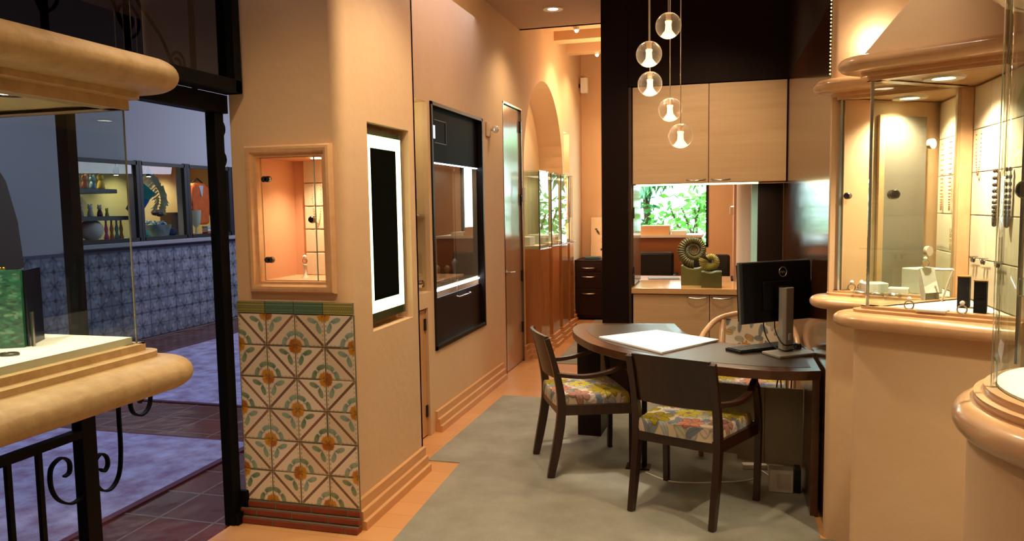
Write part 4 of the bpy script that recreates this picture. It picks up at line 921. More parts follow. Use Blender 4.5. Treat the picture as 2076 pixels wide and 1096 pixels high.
lp = smoothline([(IX+.005,2.345-u,z) for u,z in [(.0,.60),(.02,.50),(.07,.475),(.13,.51),(.16,.57),(.155,.64),(.11,.665),(.075,.64),(.075,.60),(.10,.59)]],5)
tag(MB().bar(lp,.018,.008,(1,0,0)).build('iron_scroll', IRON),'curling iron scroll left of the short post, low under the railing','iron scroll')
lp = smoothline([(IX+.005,2.65+u,z) for u,z in [(-.20,.955),(-.08,.958),(.03,.95),(.06,.90),(.062,.79),(.045,.735),(0,.715),(-.045,.74),(-.055,.79),(-.02,.815),(.01,.79),(-.005,.77)]],5)
tag(MB().bar(lp,.018,.008,(1,0,0)).build('iron_scroll', IRON),'small iron hook scroll peeking out below the tip of the stone sill','iron scroll')
for k,(yy,zz) in enumerate(((3.32,1.98),(3.32,1.84))):
    MB().bar([(-2.42,yy+p[1],zz+p[2]) for p in spiral((0,0,0),.058,1.3,PI,1 if k else -1,24)],.02,.008,(1,0,0)).build('scroll', IRON, dp)
# ================================================================== CORRIDOR OUTSIDE
EX = -6.88
struct(wallslab('wall_left','x',EX,-.12,4.6,13,0,3.4,[(6.90,7.80,1.245,2.16),(7.87,8.66,1.245,2.16),(8.74,9.60,1.245,2.16)],EXTW))
struct(MB().box(-7.2,-1.3,3.4,-2.33,13,3.5).build('ceiling', EXTW))
struct(MB().box(-7.8,13,0,-2.3,13.1,3.5).build('wall_back', EXTW)); struct(MB().box(-7.8,-1.4,0,-2.37,-1.3,3.5).build('wall_front', EXTW))
struct(MB().box(-7.8,-1.4,0,-7.0,4.6,3.5).build('wall_left', EXTW))
struct(MB().box(-2.36,3.6,0,-2.30,13,3.5).build('wall_right', EXTW))
struct(MB().box(EX-.9,6.7,1.1,EX-.72,9.8,2.3).build('wall_left', mat('shop_cream','D8C690',.8)))
struct(MB().box(EX-.9,6.7,1.0,EX-.1,9.8,1.245).build('trim_11', mat('shop_base','8A8478',.7))); struct(MB().box(EX-.9,6.7,2.3,EX-.1,9.8,2.4).build('ceiling', mat('shop_cream','D8C690',.8)))
struct(MB().box(EX-.9,6.6,1.0,EX-.1,6.7,2.4).build('wall_left', mat('shop_cream','D8C690',.8))); struct(MB().box(EX-.9,9.7,1.0,EX-.1,9.8,2.4).build('wall_right', mat('shop_cream','D8C690',.8)))
struct(MB().box(EX,6.75,1.165,EX+.09,13,1.215).build('trim_12', mat('stone_sill','8C8A90',.6), bevel=.006))
# arch-shaped brown opening at the far left
b = MB(); pl_ = [(EX+.004,5.0,.0)]+[(EX+.004,y_,z_) for y_,z_ in ((6.19,0),(6.16,1.04),(6.12,1.5),(6.02,1.9),(5.8,2.25),(5.5,2.42),(5.0,2.5))]
b.add(pl_+[(p[0]+.02,p[1],p[2]) for p in pl_], [tuple(range(8)),tuple(range(15,7,-1))]+[(i,(i+1)%8,8+(i+1)%8,8+i) for i in range(8)]); struct(b.build('door_2', mat('brown_arch','4E3A2A',.6)))
# blue-grey wainscot tiles
PW = Paint(560,118,5.2,1.12,'5A5E70'); s = .155
for r in range(7):
    for c in range(34):
        x_, y_ = c*s, r*s; PW.rect(x_+.006,y_+.006,x_+s-.006,y_+s-.006,rnd.choice(['82848E','767882','8C8E98','7C7F8A']))
        k = (r+c)%2
        if k: PW.line(x_,y_,x_+s,y_+s,.022,'34363F',.6)
        else: PW.line(x_,y_+s,x_+s,y_,.022,'34363F',.6)
        PW.line(x_+s/2,y_,x_+s/2 if r%2 else x_,y_+s,.012,'3A4058',.5); PW.ell(x_+(s*.5),y_+s*.5,.03,.018,.8 if k else -.8,'B4BCD0',.5)
        if (c%2 == 0) and (r%2 == 0): PW.ell(x_,y_,.025,.025,0,'4A3030',.8)
wt = thing('tile_wainscot','long blue-grey patterned tile wainscot across the corridor below the toy shop windows','tiles',(EX,8.0,0))
PW.mesh('painted_tiles', lambda u,v:(EX+.012+0*u+.002*np.sin(u*40.5)*np.sin(v*40.5), 5.9+u, .02+v), mat('blue_glazed_tile','FFFFFF',.16,attr=True,bump=(25,.5,.01),coat=.4), wt)
# shop window frames
for k,(y0,y1) in enumerate(((6.90,7.80),(7.87,8.66),(8.74,9.60))):
    b = MB(); 
    for (u0,u1,z0,z1) in ((y0-.04,y0+.015,1.215,2.2),(y1-.02,y1+.035,1.215,2.2),(y0,y1,1.22,1.262),(y0,y1,2.145,2.19)): b.box(EX-.02,u0,z0,EX+.03,u1,z1)
    f_ = struct(b.build('window_%d'%(k+2), BLACKM)); MB().box(EX-.01,y0+.015,1.262,EX-.004,y1-.02,2.145).build('window_glass', GLASS, f_)
    light('toy_shop_lamp','SPOT',(EX-.35,(y0+y1)/2-.1,2.24),26,(1,.83,.55),.03,(EX-.55,(y0+y1)/2,1.3),100,.9)
# rugs
for (x0,y0,x1,y1,lb_) in ((-5.4,.6,-3.02,4.42,'faded lilac-blue rug with a dark red edge on the corridor floor, the nearer of two'),(-6.0,5.22,-3.3,9.9,'faded lilac-blue rug on the corridor floor, the farther of two')):
    t = thing('worn_rug',lb_,'rug',((x0+x1)/2,(y0+y1)/2,0)); MB().box(x0,y0,-.002,x1,y1,.008).build('border', RUGB, t); MB().box(x0+.03,y0+.03,.0075,x1-.04,y1-.03,.0105).build('pile', RUGM, t)
# ---- toys and clothes in the windows
def shelf(y0,y1,z,x0=-7.55,x1=-7.0,label=''): return tag(MB().box(x0,y0,z-.05,x1,y1,z).build('display_shelf', mat('grey_shelf','4E4E56',.5)), label, 'shelf')
shelf(6.92,7.62,1.85,label='upper dark shelf in the leftmost toy shop window'); shelf(6.92,7.78,1.53,label='lower dark shelf in the leftmost toy shop window')
def figure(y,z,h,c1,c2,label,x=-7.1,cat='toy'):
    t = thing('toy_figure',label,cat,(x,y,z)); a = mat('toy_'+c1,c1,.5); b_ = mat('toy_'+c2,c2,.5)
    MB().lathe([(0,0),(h*.22,0),(h*.24,h*.1),(h*.2,h*.35),(h*.12,h*.55),(0,h*.58)],(x,y,z),12).build('body',a,t,smooth=True); MB().ball((x,y,z+h*.72),h*.2,12).build('head',b_,t,smooth=True)
    for s_ in (-1,1): MB().ball((x,y+s_*h*.14,z+h*.92),h*.07,8).build('ear',b_,t,smooth=True)
    return t
for k,(y,h,c1,c2,lb_) in enumerate(((7.02,.20,'6A4A3A','3A3A44','dark capped'),(7.14,.18,'B4704A','C8805A','brick orange'),(7.25,.18,'C47A62','E0A080','salmon pink'),(7.36,.17,'6E98A8','9FC0C8','pale blue'),(7.48,.19,'D0A838','E8C84A','yellow'))):
    figure(y,1.85,h,c1,c2,'%s toy figure on the upper shelf of the toy shop window'%lb_)
for k,(y,h,c1,c2,lb_) in enumerate(((7.15,.16,'6A6474','A89CAC','mauve'),(7.30,.15,'C8B8B0','E8DCD8','off-white'),(7.44,.14,'3A2A22','E0C8B8','brown and white'),(7.55,.10,'C8B02E','E0D060','small yellow'))):
    figure(y,1.53,h,c1,c2,'%s toy figure on the lower shelf of the toy shop window'%lb_)
tag(MB().ball((-7.15,7.05,1.36),.11,16,.12).build('pink_cushion', mat('pink_soft','C89AA0',.9), smooth=True),'round dusty pink cushion on the floor of the leftmost toy shop window','cushion')
tag(MB().ball((-7.15,7.35,1.37),.13,16,.13).build('white_cushion', mat('white_soft','D8CCC8',.9), smooth=True),'round whitish plush cushion on the floor of the leftmost toy shop window','cushion')
for k,(y,c1,lb_) in enumerate(((7.50,'D84A78','hot pink'),(7.585,'C87A50','amber'),(7.665,'6FB0B8','aqua'),(7.735,'D89058','peach'))):
    t = thing('glass_bottle','%s slender glass bottle on the toy shop window floor'%lb_,'bottle',(-7.08,y,1.245),'coloured bottles'); m_ = mat('bottle_'+c1,c1,.15)
    MB().lathe([(0,0),(.026,0),(.028,.03),(.014,.08),(.024,.13),(.012,.18),(.010,.22),(0,.22)],(-7.08,y,1.245),14).build('body',m_,t,smooth=True); MB().ball((-7.08,y,1.485),.016,10,.024).build('stopper',mat('stopper','BCD8DC',.15),t)
for k,(y,c1) in enumerate(((7.02,'left'),(7.62,'right'),(8.16,'middle'))):
    t = thing('track_spotlight','small black spotlight at the ceiling of the toy shop windows, %s one'%c1,'spotlight',(-7.0,y,2.1),'toy shop spotlights')
    MB().lathe([(0,-.06),(.03,-.06),(.034,0),(.02,.03),(0,.03)],(-7.0,y,2.08),14).build('can',BLACKM,t,smooth='auto'); MB().disc((-7.0,y,2.018),.024,14).build('lamp',WARMLAMP,t); MB().box(-7.005,y-.005,2.11,-6.995,y+.005,2.3).build('stem',BLACKM,t)
k_ = thing('teal_kite','shiny teal and blue folded paper kite hanging in the middle shop window','kite',(-7.1,8.1,1.7)); 
MB().add([(-7.1,8.05,2.02),(-7.02,8.30,1.80),(-7.1,8.22,1.70),(-7.2,8.02,1.72)],[(0,1,2),(0,2,3),(0,3,1),(1,3,2)]).build('upper_fold',mat('teal_foil','2E8F88',.2,.4),k_)
MB().add([(-7.1,8.00,1.80),(-7.04,8.20,1.72),(-7.1,8.03,1.46),(-7.2,7.96,1.62)],[(0,1,2),(0,2,3),(0,3,1),(1,3,2)]).build('lower_fold',mat('blue_foil','1E5FA0',.2,.4),k_)
fr_ = thing('foil_streamer','silvery leaf-shaped streamer hanging in the middle shop window','decoration',(-7.2,8.42,1.7)); b = MB()
for i in range(13):
    a = i/12; yy = 8.38+.20*math.sin(a*2.4); zz = 2.05-.45*a
    for s_ in (-1,1): b.add([(-7.2,yy,zz),(-7.16,yy+s_*.07+.02*math.sin(i*2.1),zz+.02),(-7.2,yy+s_*.15+.03*math.sin(i*1.7),zz-.07),(-7.22,yy+s_*.05,zz-.05)],[(0,1,2,3)])
b.build('leaves',mat('silver_foil','C4D0B8',.3,.4),fr_,norm=False); MB().frame([(-7.2,8.38,2.3),(-7.2,8.38,2.05),(-7.2,8.52,1.6)],.003,5).build('stem',SILVER,fr_)
tag(MB().box(-7.3,8.27,1.50,-7.29,8.38,1.63).build('framed_card', mat('navy_card','28306A',.4)),'small navy card standing behind the middle shop window','card')
bs = thing('gift_basket','clear basket heaped with blue and silver trinkets in the middle shop window','basket',(-7.15,8.4,1.245))
MB().lathe([(0,0),(.15,0),(.19,.16),(.18,.16),(.14,.01),(0,.01)],(-7.15,8.42,1.245),20).build('basket',mat('silver_mesh','9AA8A8',.2,.6),bs,smooth='auto'); b = MB()
for i in range(26): b.ball((-7.15+rnd.uniform(-.1,.1),8.42+rnd.uniform(-.14,.14),1.40+rnd.uniform(0,.05)),.022,6)
b.build('filling',mat('blue_trinket','5A8AA8',.25,noise=(30,'D0E0E0',.1)),bs)
tag(MB().ball((-7.1,8.36,1.56),.05,8,.04).ball((-7.1,8.44,1.54),.05,8,.035).build('dark_bow', mat('dark_bow','2A1A22',.6)),'dark ribbon bow on top of the clear basket','bow')
for k,(y,c1,lb_) in enumerate(((7.99,'2E6A9A','blue'),(8.10,'4A9A8A','sea green'),(8.60,'2A4A8A','deep blue'))):
    tag(MB().ball((-7.05,y,1.30),.06,10,.055).build('crumpled_tissue', mat('tissue_'+c1,c1,.4)),'%s crumpled tissue heap on the middle shop window floor'%lb_,'tissue')
jk = thing('orange_jacket','bright orange jacket on a dark hanger in the right shop window','jacket',(-7.15,9.28,1.35)); OR = mat('orange_cloth','E8661A',.7,noise=(14,'C84E10',.2))
MB().bar([(-7.15,9.28,1.38),(-7.15,9.28,1.60),(-7.15,9.28,1.88),(-7.15,9.28,1.97)],[.34,.36,.40,.22],[.1,.12,.12,.08],(0,1,0)).build('torso',OR,jk,bevel=.03)
for s_ in (-1,1): MB().frame([(-7.15,9.28+s_*.17,1.92),(-7.13,9.28+s_*.25,1.70),(-7.12,9.28+s_*.27,1.50)],[.055,.055,.045],10).build('sleeve',OR,jk,smooth=True)
MB().frame([(-7.15,9.17,1.97),(-7.15,9.28,2.03),(-7.15,9.39,1.97)],.012,6).build('hanger',BLACKM,jk); MB().bar([(-7.09,9.28,1.93),(-7.085,9.28,1.78)],[.09,.02],.01,(0,1,0)).build('shirt_front',mat('pale_shirt','C8C0CC',.7),jk)
vs1 = thing('clear_vase','tall clear footed vase in front of the orange jacket','vase',(-7.0,9.0,1.245)); MB().lathe([(0,0),(.06,0),(.02,.02),(.015,.10),(.06,.16),(.075,.34),(.07,.34),(.055,.17),(0,.12)],(-7.0,9.02,1.245),18).build('bowl',mat('vase_glass','C8D0C0',.1,alpha=.6),vs1,smooth='auto')
tag(MB().box(-7.4,8.80,1.245,-7.2,8.98,1.56).build('brown_pedestal', mat('brown_box','4A3426',.6)),'brown pedestal box at the left of the right shop window','box')
tag(MB().ball((-7.1,8.93,1.60),.05,8,.035).ball((-7.1,9.02,1.62),.045,8,.04).build('pink_flowers', mat('pink_flower','D86A7A',.6)),'pink and white flowers above the clear vase','flowers')
for k in range(3): tag(MB().box(-7.05,9.20,1.246+k*.04,-6.95,9.42,1.246+k*.04+.035).build('folded_shirt', mat('folded_'+str(k),['C84838','E8E0DC','B8C0CC'][k],.8), bevel=.008),'%s folded garment stacked below the orange jacket'%['red','white','grey'][k],'folded garment')
bd = struct(MB().box(EX,9.68,1.21,EX+.03,9.80,2.2).build('trim_13', mat('blue_frame','3A4A78',.5)))
# ================================================================== DESK
dk = thing('crescent_desk','dark walnut crescent-shaped desk with an inset leather top','desk',(-.2,4.6,0))
outer = smoothline([(-.955,5.20),(-.962,5.02),(-.90,4.78),(-.76,4.50),(-.575,4.285),(-.36,4.11),(-.1,3.98),(.14,3.915),(.33,3.905),(.478,3.945)],6)
inner = smoothline([(.478,4.575),(.27,4.585),(.1,4.615),(-.03,4.68),(-.135,4.79),(-.21,4.95),(-.265,5.14),(-.306,5.335)],6)
top = [(p.x,p.y) for p in [Vector((a[0],a[1],0)) for a in outer]] if False else [(p[0],p[1]) for p in outer]+[(p[0],p[1]) for p in inner]+[(-.93,5.245)]
MB().prism(top,.703,.75).build('top', DESKW, dk, bevel=.003)
def inset(o, i, f0, f1):
    n = 40
    def at(L_, t): 
        x = t*(len(L_)-1); k = min(int(x), len(L_)-2); return Vector(L_[k]).lerp(Vector(L_[k+1]), x-k)
    A_ = []; B_ = []
    for k in range(n+1):
        t = .04+.92*k/n; a = at(o,t); b_ = at(i,1-t); d = (b_-a)
        A_.append(a+d*f0); B_.append(a+d*f1)
    return [(p.x,p.y) for p in A_]+[(p.x,p.y) for p in B_[::-1]]
MB().prism(inset([Vector((p[0],p[1])) for p in outer],[Vector((p[0],p[1])) for p in inner],.13,.90),.7495,.7515).build('leather_inset', LEATHER, dk)
MB().quadslab((-.965+.03,5.20),(-.775,5.195),0,.703,.30).build('pedestal', DARKW, dk, bevel=.004)
MB().box(.44,3.965,0,.476,4.56,.703).build('end_panel', DESKW, dk, bevel=.002)
MB().quadslab((-.30,4.50),(.10,4.40),.16,.56,.018).quadslab((.24,4.345),(.437,4.345),.135,.56,.018).build('modesty_panel', mat('grey_beige_panel','8E7E66',.5), dk)
MB().quadslab((.10,4.40),(.24,4.345),.135,.56,.018).build('modesty_panel', mat('grey_beige_panel','8E7E66',.5), dk)
MB().box(-.52,4.45,0,-.49,4.48,.703).build('leg', DARKW, dk); MB().box(-.45,4.50,0,-.42,4.53,.703).build('leg', DARKW, dk)
MB().box(-.54,4.44,0,-.40,4.54,.015).build('foot_plate', DARKW, dk)
# white pad
b = MB().prism([(-.727,4.646),(-.40,4.962),(-.01,4.672),(-.31,4.215)],.7518,.764); pd = b.build('presentation_pad', PAPER, bevel=.002)
tag(pd,'large bright white presentation pad lying on the desk','pad')
# keyboard
th = math.atan2(.64,.77)
kb = thing('keyboard','slim black keyboard on the desk behind the monitor stand','keyboard',(.235,4.475,.752))
K0 = Matrix.Translation((.235,4.475,.752))@Matrix.Rotation(th,4,'Z')
MB().prism([(-.22,-.062),(.22,-.062),(.22,.062),(-.22,.062)],0,.016).xf(K0).build('body', BLACK, kb, bevel=.003)
kk = 0
for r_ in range(5):
    for c_ in range(18):
        x_ = -.212+c_*.0237
        if r_ == 4 and 4 <= c_ <= 8:
            if c_ > 4: continue
            wd = .115
        else: wd = .0205
        MB().box(x_,.050-r_*.0225-.019,.016,x_+wd,.050-r_*.0225,.0205).xf(K0).build('key', BLACK, kb); kk += 1
# monitor
mo = thing('monitor','black flat computer monitor seen from behind on a silver stand','monitor',(.31,4.33,.752))
M0 = Matrix.Translation((.347,4.36,0))@Matrix.Rotation(th,4,'Z')     # local x along the panel, +y away from the camera
tilt = Matrix.Translation((-.012,.075,1.085))@Matrix.Rotation(math.radians(-4),4,'X')
MB().box(-.240,-.012,-.163,.256,.020,.167).xf(M0@tilt).build('housing', mat('monitor_back','121214',.42,bump=(400,.1,.001)), mo, bevel=.006)
MB().box(-.243,.006,-.166,.259,.024,.170).xf(M0@tilt).build('bezel', mat('bezel_silver','6E6C68',.35,.6), mo, bevel=.003)
MB().box(-.245,.024,-.15,.245,.026,.156).xf(M0@tilt).build('screen', mat('screen_black','050507',.1), mo)
MB().box(-.10,-.022,-.10,.10,-.010,.06).xf(M0@tilt).build('rear_cover', mat('monitor_back','121214',.42), mo, bevel=.006)
LOGO = mat('logo_silver','D0CCC6',.3,.6)
b = MB().frame([(.048+.0265*math.cos(a*PI/18),-.0135,.107+.0265*math.sin(a*PI/18)) for a in range(36)],.0024,6,closed=True)
def stroke(pts, cl=False): b.bar([(.048+x_,-.0135,.107+z_) for x_,z_ in pts],.0026,.0026,(0,1,0))
# letters (seen from behind the panel: local x runs left to right for the viewer)
u = .0046
stroke([(-.0185,-u),(-.0185,u)]); stroke([(-.0185,u),(-.0135,u*.7),(-.012,0),(-.0135,-u*.7),(-.0185,-u)])
for dz in (-u,0,u): stroke([(-.0075,-.0035+dz),(.0005,.0015+dz)])
stroke([(.004,u),(.004,-u),(.009,-u)]); stroke([(.012,u),(.012,-u),(.017,-u)])
b.xf(M0@tilt).build('logo', LOGO, mo)
STND = mat('stand_silver','B4AEA4',.4,.2)
MB().prism([(-.038,-.012),(-.026,-.024),(.026,-.024),(.038,-.012),(.038,.022),(-.038,.022)],.766,1.115).xf(M0).build('column', STND, mo, bevel=.004)
MB().prism([(-.035,.0),(.035,.0),(.03,.06),(-.03,.06)],1.05,1.12).xf(M0).build('mount', BLACK, mo, bevel=.004)
MB().prism([(-.14,-.10),(.10,-.115),(.13,-.06),(.12,.055),(-.12,.055)],.752,.766).xf(M0).build('base', STND, mo, bevel=.003)
MB().box(-.008,-.027,.83,.012,-.022,.865).xf(M0).build('cable_clip', mat('clip_white','D8D4CC',.4), mo, bevel=.002)
def cable(pts, label, r=.0035, name='cable'): return tag(MB().frame(smoothline(pts,8),r,8).build(name, BLACK, smooth=True), label, 'cable')
cable([(.25,4.43,.99),(.23,4.40,.90),(.26,4.36,.81),(.33,4.31,.775),(.40,4.38,.775),(.455,4.50,.764),(.468,4.32,.758)],'black cable looping from the monitor across the desk end, lower strand',.0035)
cable([(.30,4.46,.98),(.29,4.40,.88),(.33,4.305,.81),(.40,4.39,.80),(.44,4.50,.77),(.470,4.40,.758)],'black cable looping from the monitor to the desk end, upper strand')
b = MB()
for q in range(4): b.frame(smoothline([(.41+.02*math.cos(a+q),4.43+.02*math.sin(a+q*1.3),.765+.006*q+.01*math.sin(a*2+q)) for a in [i*.9 for i in range(8)]],4),.0035,6)
tag(b.build('cable_bundle', BLACK, smooth=True),'tangled knot of black cable behind the monitor base','cable')
for k,(x0,x1,lb_) in enumerate(((.25,.33,'left'),(.36,.31,'middle'),(.38,.385,'right'))):
    cable([(x0,4.50,.70),((x0+x1)/2+.01,4.48,.63),(x1,4.46,.565),(x1-.005,4.44,.42)],'thin black cable hanging under the desk top, %s of three'%lb_,.004)
pc = thing('computer_tower','small white computer case standing under the desk end','computer',(.33,4.30,0.007))
MB().box(.262,4.25,.007,.385,4.33,.13).build('case', mat('pc_white','CFC6B8',.5), pc, bevel=.004); MB().box(.300,4.247,.03,.372,4.25,.11).build('label_plate', mat('label_grey','B8AEA0',.6), pc); MB().box(.392,4.26,.007,.425,4.34,.14).build('side_unit', BLACK, pc, bevel=.003)
tag(MB().frame(smoothline([(-.42,4.40,.010),(-.25,4.28,.010),(0,4.33,.010),(.18,4.42,.010),(.21,4.60,.011),(.30,4.45,.011)],8),.004,6).build('floor_cord', WHITE, smooth=True),'thin white cord snaking on the carpet under the desk','cord')
tag(MB().obox((.20,4.62,.02),(.14,.05,.03),.2).build('power_strip', WHITE, bevel=.005),'white power strip on the carpet beneath the desk','power strip')
gd = thing('gadget_stack','dark electronic box with cables on the floor between the desk end and the panel wall','electronics',(.483,4.2,0))
for k,(z0,z1) in enumerate(((.30,.33),(.36,.42),(.46,.50),(.52,.53))): MB().box(.4765,4.02+k*.01,z0,.4885,4.20,z1).build('dark_part', BLACK, gd)
# ================================================================== CHAIRS
def fabric(nx, ny, w_, h_, seed, style=0):
    rr = random.Random(seed); P = Paint(nx,ny,w_,h_,'CDBB9E' if style == 0 else 'F0E4CC')
    for q in range(120 if style == 0 else 34):      # background leaves
        x_, y_ = rr.uniform(0,w_), rr.uniform(0,h_); a = rr.uniform(0,PI); c_ = rr.choice(['8E98A0','A8AEB0','C9A0A0','6E7A86','B8B49A','D8C0B0'] if style == 0 else ['7C8890','9AA4A8','D8A860','B8B49A'])
        P.ell(x_,y_,.040,.017,a,c_,.9); P.line(x_-.03*math.cos(a),y_-.03*math.sin(a),x_+.03*math.cos(a),y_+.03*math.sin(a),.0022,'4E5660',.7); P.ell(x_,y_,.042,.019,a,'4E5660',.6,.84)
    pts = [(.12,.10,.058,'97861E','5F5410',6),(.36,.33,.075,'A8902A','6A5A18',14),(.30,.09,.045,'B9785E','7A4636',6),(.10,.34,.05,'BFA23A','8A6E22',9),(.23,.22,.048,'C9B84A','8A7A20',8),(.42,.16,.048,'A87A68','6E4438',6),(.20,.41,.042,'C08A70','7E4A38',6),(.03,.22,.04,'9C8A24','5F5410',8),(.42,.46,.05,'A88C2C','6A5A18',10)]
    if style: pts = [(.10,.07,.045,'D9A53E','A87420',8),(.30,.18,.05,'D99A4E','B87A2A',8),(.35,.05,.03,'C9BCA0','8E98A0',7)]
    for (x_,y_,R_,c1,c2,n) in pts:
        x_ *= w_/.48; y_ *= h_/.48; R_ *= (1.35 if style == 0 else 1); a0_ = rr.uniform(0,1)
        for i in range(n):
            a = a0_+2*PI*i/n; P.ell(x_+math.cos(a)*R_*.56,y_+math.sin(a)*R_*.56,R_*.5,R_*(1.9/n+.03),a,c2,1); P.ell(x_+math.cos(a)*R_*.56,y_+math.sin(a)*R_*.56,R_*.45,R_*(1.6/n+.01),a,c1,1)
            P.line(x_,y_,x_+math.cos(a)*R_*.8,y_+math.sin(a)*R_*.8,.002,c2,.8)
        P.ell(x_,y_,R_*.2,R_*.2,0,'8E6A6E' if n < 9 else c2,1)
    return P
FAB = mat('floral_fabric','FFFFFF',.8,attr=True,bump=(700,.2,.002),spec=.2)
def cushion_fn(w0, w1, d, z, h):
    def fn(u, v):
        s_ = u/.48*2-1; t_ = v/.48*2-1; e = np.maximum(np.maximum(np.abs(s_),np.abs(t_)),1e-6); k = np.clip((e-.80)/.20,0,1)
        f = np.where(e < .8, e/.8*.94, .94+.06*np.sin(k*PI/2))/e; s_ = s_*f; t_ = t_*f
        rad = 1-.05*np.abs(s_*t_)**3; wd = (w0*(1-v/.48)+w1*(v/.48))/2
        zz = h*(.86+.14*(1-np.minimum(e/.8,1)**2)*1.0)*np.cos(k*PI/2)**.8
        return s_*wd*rad, t_*d/2*rad, z+zz
    return fn
def dark_chair():
    t = thing('armchair','x','chair')
    for s_ in (-1,1):
        pts = smoothline([(s_*.218,-.262,0),(s_*.218,-.232,.14),(s_*.218,-.200,.32),(s_*.218,-.195,.46),(s_*.218,-.222,.62),(s_*.218,-.275,.815)],5); n_ = len(pts)
        MB().bar(pts,[.030+.006*min(1,i/n_*2) for i in range(n_)],[.030+.022*math.sin(PI*min(1,.15+i/n_)) for i in range(n_)],(1,0,0)).build('rear_leg', CHAIRW, t, bevel=.003)
        pts = smoothline([(s_*.258,.235,0),(s_*.262,.238,.2),(s_*.266,.232,.44),(s_*.258,.215,.60),(s_*.250,.195,.638)],5); n_ = len(pts)
        MB().bar(pts,.032,[.028+.014*i/n_ for i in range(n_)],(1,0,0)).build('front_leg', CHAIRW, t, bevel=.003)
        pts = smoothline([(s_*.222,-.215,.605),(s_*.262,-.08,.595),(s_*.276,.05,.612),(s_*.262,.16,.645),(s_*.250,.215,.653)],6)
        MB().bar(pts,.034,.024,Vector((1,0,0))).build('armrest', CHAIRW, t, bevel=.004)
    b = MB(); n_ = 12; R_ = []
    for i in range(n_+1):
        u = -1+2*i/n_; x_ = u*.205; bow = .035*(1-u*u)
        for (z, yb) in ((.575,-.208),(.66,-.228),(.74,-.248),(.825,-.276)):
            R_.append((x_,yb-bow-.006,z+(.008*(1-u*u) if z > .8 else 0)))
        for (z, yb) in ((.825,-.276),(.74,-.248),(.66,-.228),(.575,-.208)):
            R_.append((x_,yb-bow+.012,z+(.008*(1-u*u) if z > .8 else 0)))
    fs = [(i*8+j,(i+1)*8+j,(i+1)*8+(j+1)%8,i*8+(j+1)%8) for i in range(n_) for j in range(8)]+[tuple(range(8)),tuple(n_*8+j for j in range(7,-1,-1))]
    b.add(R_,fs).build('backrest', CHAIRW, t, smooth='auto')
    for s_ in (-1,1): MB().bar([(s_*.220,-.205,.395),(s_*.260,.235,.395)],.022,.06,(1,0,0)).build('side_rail', CHAIRW, t, bevel=.002)
    MB().box(-.218,-.215,.365,.218,-.192,.425).build('rear_rail', CHAIRW, t, bevel=.002); MB().box(-.25,.218,.365,.25,.243,.425).build('front_rail', CHAIRW, t, bevel=.002)
    fabric(190,190,.48,.48,5).mesh('seat', cushion_fn(.425,.50,.45,.415,.075), FAB, t)
    return t
CG = 'dark armchairs drawn up to the desk'
ch = dark_chair(); ch.location = (-.137,3.99,.006); ch.rotation_euler = (0,0,math.radians(-21.7)); tag(ch,'dark walnut armchair with floral seat, nearest the camera with its back turned','chair',CG)
ch2 = dup(ch,(-.797,4.507,.006),math.radians(-65.3),'dark walnut armchair with floral seat, seen side on at the left of the desk')
# maple chair behind the desk
mc = thing('maple_armchair','light maple armchair with bent hoop arms and a patterned back, behind the desk','chair')
hoop = smoothline([(-.285,.24,.60),(-.30,.08,.645),(-.285,-.10,.72),(-.20,-.235,.80),(0,-.285,.835),(.20,-.235,.80),(.285,-.10,.72),(.30,.08,.645),(.285,.24,.60)],6)
MB().frame(hoop,.019,10).build('hoop_arm', MAPLE_M, mc, smooth=True)
for s_ in (-1,1):
    MB().frame([(s_*.25,.25,0),(s_*.275,.24,.3),(s_*.285,.225,.60)],[.016,.019,.017],10).build('front_leg', MAPLE_M, mc, smooth=True)
    MB().frame([(s_*.21,-.26,0),(s_*.205,-.22,.42),(s_*.19,-.235,.79)],[.016,.019,.017],10).build('rear_leg', MAPLE_M, mc, smooth=True)
    MB().bar([(s_*.205,-.21,.395),(s_*.265,.235,.395)],.022,.05,(1,0,0)).build('side_rail', MAPLE_M, mc, bevel=.002)
MB().box(-.26,.22,.37,.26,.242,.42).build('front_rail', MAPLE_M, mc, bevel=.002)
fb2 = fabric(130,100,.48,.30,9,1)
for nm, sg, yo in (('back_cushion',1,0),('back_cushion',-1,.03)):
    fb2.mesh(nm, lambda u,v: ((u/.48*2-1)*.172, -.222-.03*(1-(u/.48*2-1)**2)+sg*.022*((1-np.abs(u/.48*2-1)**6)*(1-np.abs(v/.30*2-1)**6))**.5-.03*v/.3, .485+v*1.02), FAB, mc)
fabric(130,130,.48,.48,11).mesh('seat', cushion_fn(.43,.52,.46,.415,.07), FAB, mc)
mc.location = (.17,5.02,.006); mc.rotation_euler = (0,0,math.radians(172))
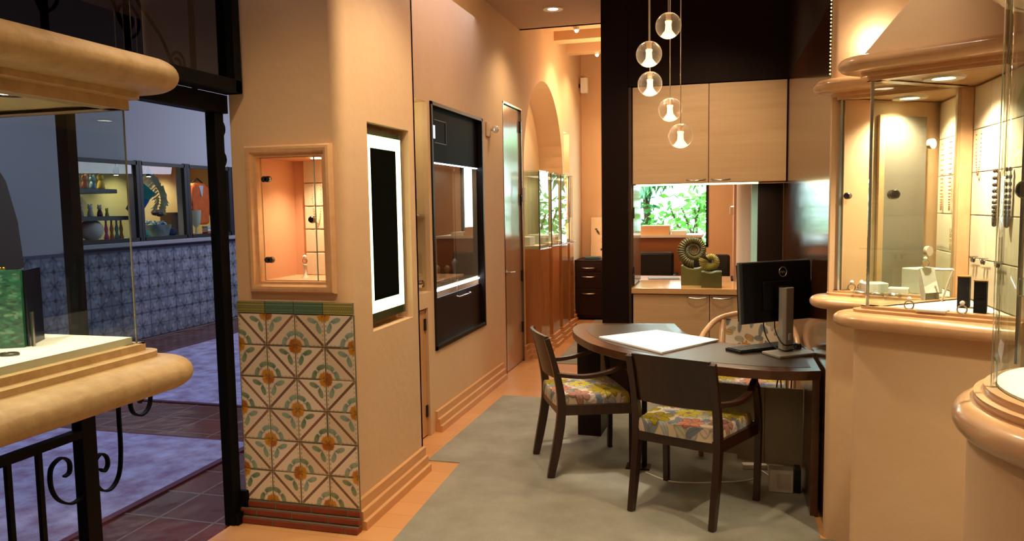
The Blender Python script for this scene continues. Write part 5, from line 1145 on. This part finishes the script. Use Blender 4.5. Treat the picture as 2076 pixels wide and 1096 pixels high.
# ================================================================== PENDANTS
GG = glassmat('globe_glass','EDE6DC',1.5)
_n = GG.node_tree; _o = [n for n in _n.nodes if n.type == 'OUTPUT_MATERIAL'][0]; _m = [n for n in _n.nodes if n.type == 'MIX_SHADER'][0]
_x = _n.nodes.new('ShaderNodeMixShader'); _dd = _n.nodes.new('ShaderNodeBsdfTranslucent'); _dd.inputs[0].default_value = (.95,.88,.78,1); _lw = _n.nodes.new('ShaderNodeLayerWeight'); _lw.inputs[0].default_value = .12  # pale translucent mix by view angle paints the bright rim of the globe
_mr = _n.nodes.new('ShaderNodeMapRange'); _mr.inputs[1].default_value = 0; _mr.inputs[2].default_value = 1; _mr.inputs[3].default_value = .05; _mr.inputs[4].default_value = .75
_n.links.new(_lw.outputs['Facing'], _mr.inputs[0]); _n.links.new(_mr.outputs[0], _x.inputs[0]); _n.links.new(_m.outputs[0], _x.inputs[1]); _n.links.new(_dd.outputs[0], _x.inputs[2]); _n.links.new(_x.outputs[0], _o.inputs[0])
CORD = mat('pendant_cord','C8B8A4',.4)
def pendant(x, y, z, r, label):
    t = thing('pendant_lamp', label, 'pendant light', (x,y,z), 'globe pendants over the desk')
    MB().lathe([(max(1e-4,r*math.sin(PI*i/24)), -r*math.cos(PI*i/24)) for i in range(25)], (x,y,z), 40).build('globe', GG, t, smooth=True)
    MB().frame([(x,y,3.29),(x,y,z+r*.98)],.0028,6).build('cord', CORD, t)
    MB().lathe([(0,r*.30),(r*.16,r*.30),(r*.2,r*.45),(r*.2,r*.85),(r*.3,r*.95),(0,r*1.0)],(x,y,z),18).build('socket', mat('frosted_socket','F0DCC0',.3,alpha=.7), t, smooth='auto')
    MB().lathe([(r*.60,-r*.78),(r*.46,-r*.62),(r*.26,-r*.35),(r*.22,r*.1),(r*.27,r*.33),(r*.25,r*.35),(r*.19,r*.1),(r*.23,-r*.35),(r*.42,-r*.62),(r*.57,-r*.78),(r*.60,-r*.78)],(x,y,z),24).build('inner_shade', mat('frosted_shade','FFE8C8',.4,emis=2.4,ecol='FFD8A0'), t, smooth=True)
    MB().ball((x,y,z-r*.25),r*.17,14,r*.3).build('bulb', emit('bulb_glow','FFE8C4',30), t, smooth=True)
    light('pendant_light','POINT',(x,y,z-r*.2),6.5,(1,.75,.48),.02)
for (x,y,z,r,lb_) in ((-.31,4.70,2.625,.076,'topmost'),(-.42,4.66,2.46,.076,'second highest'),(-.425,4.78,2.305,.074,'middle'),(-.31,4.86,2.155,.073,'second lowest'),(-.242,4.78,1.985,.074,'lowest')):
    pendant(x,y,z,r,'clear glass globe pendant on a thin cord, the %s of the five'%lb_)
tag(MB().lathe([(0,3.26),(.16,3.265),(.17,3.3),(0,3.3)],(-.33,4.75,0),28).build('ceiling_canopy', STEEL, smooth='auto'),'round ceiling plate from which the five globe pendants hang','canopy')
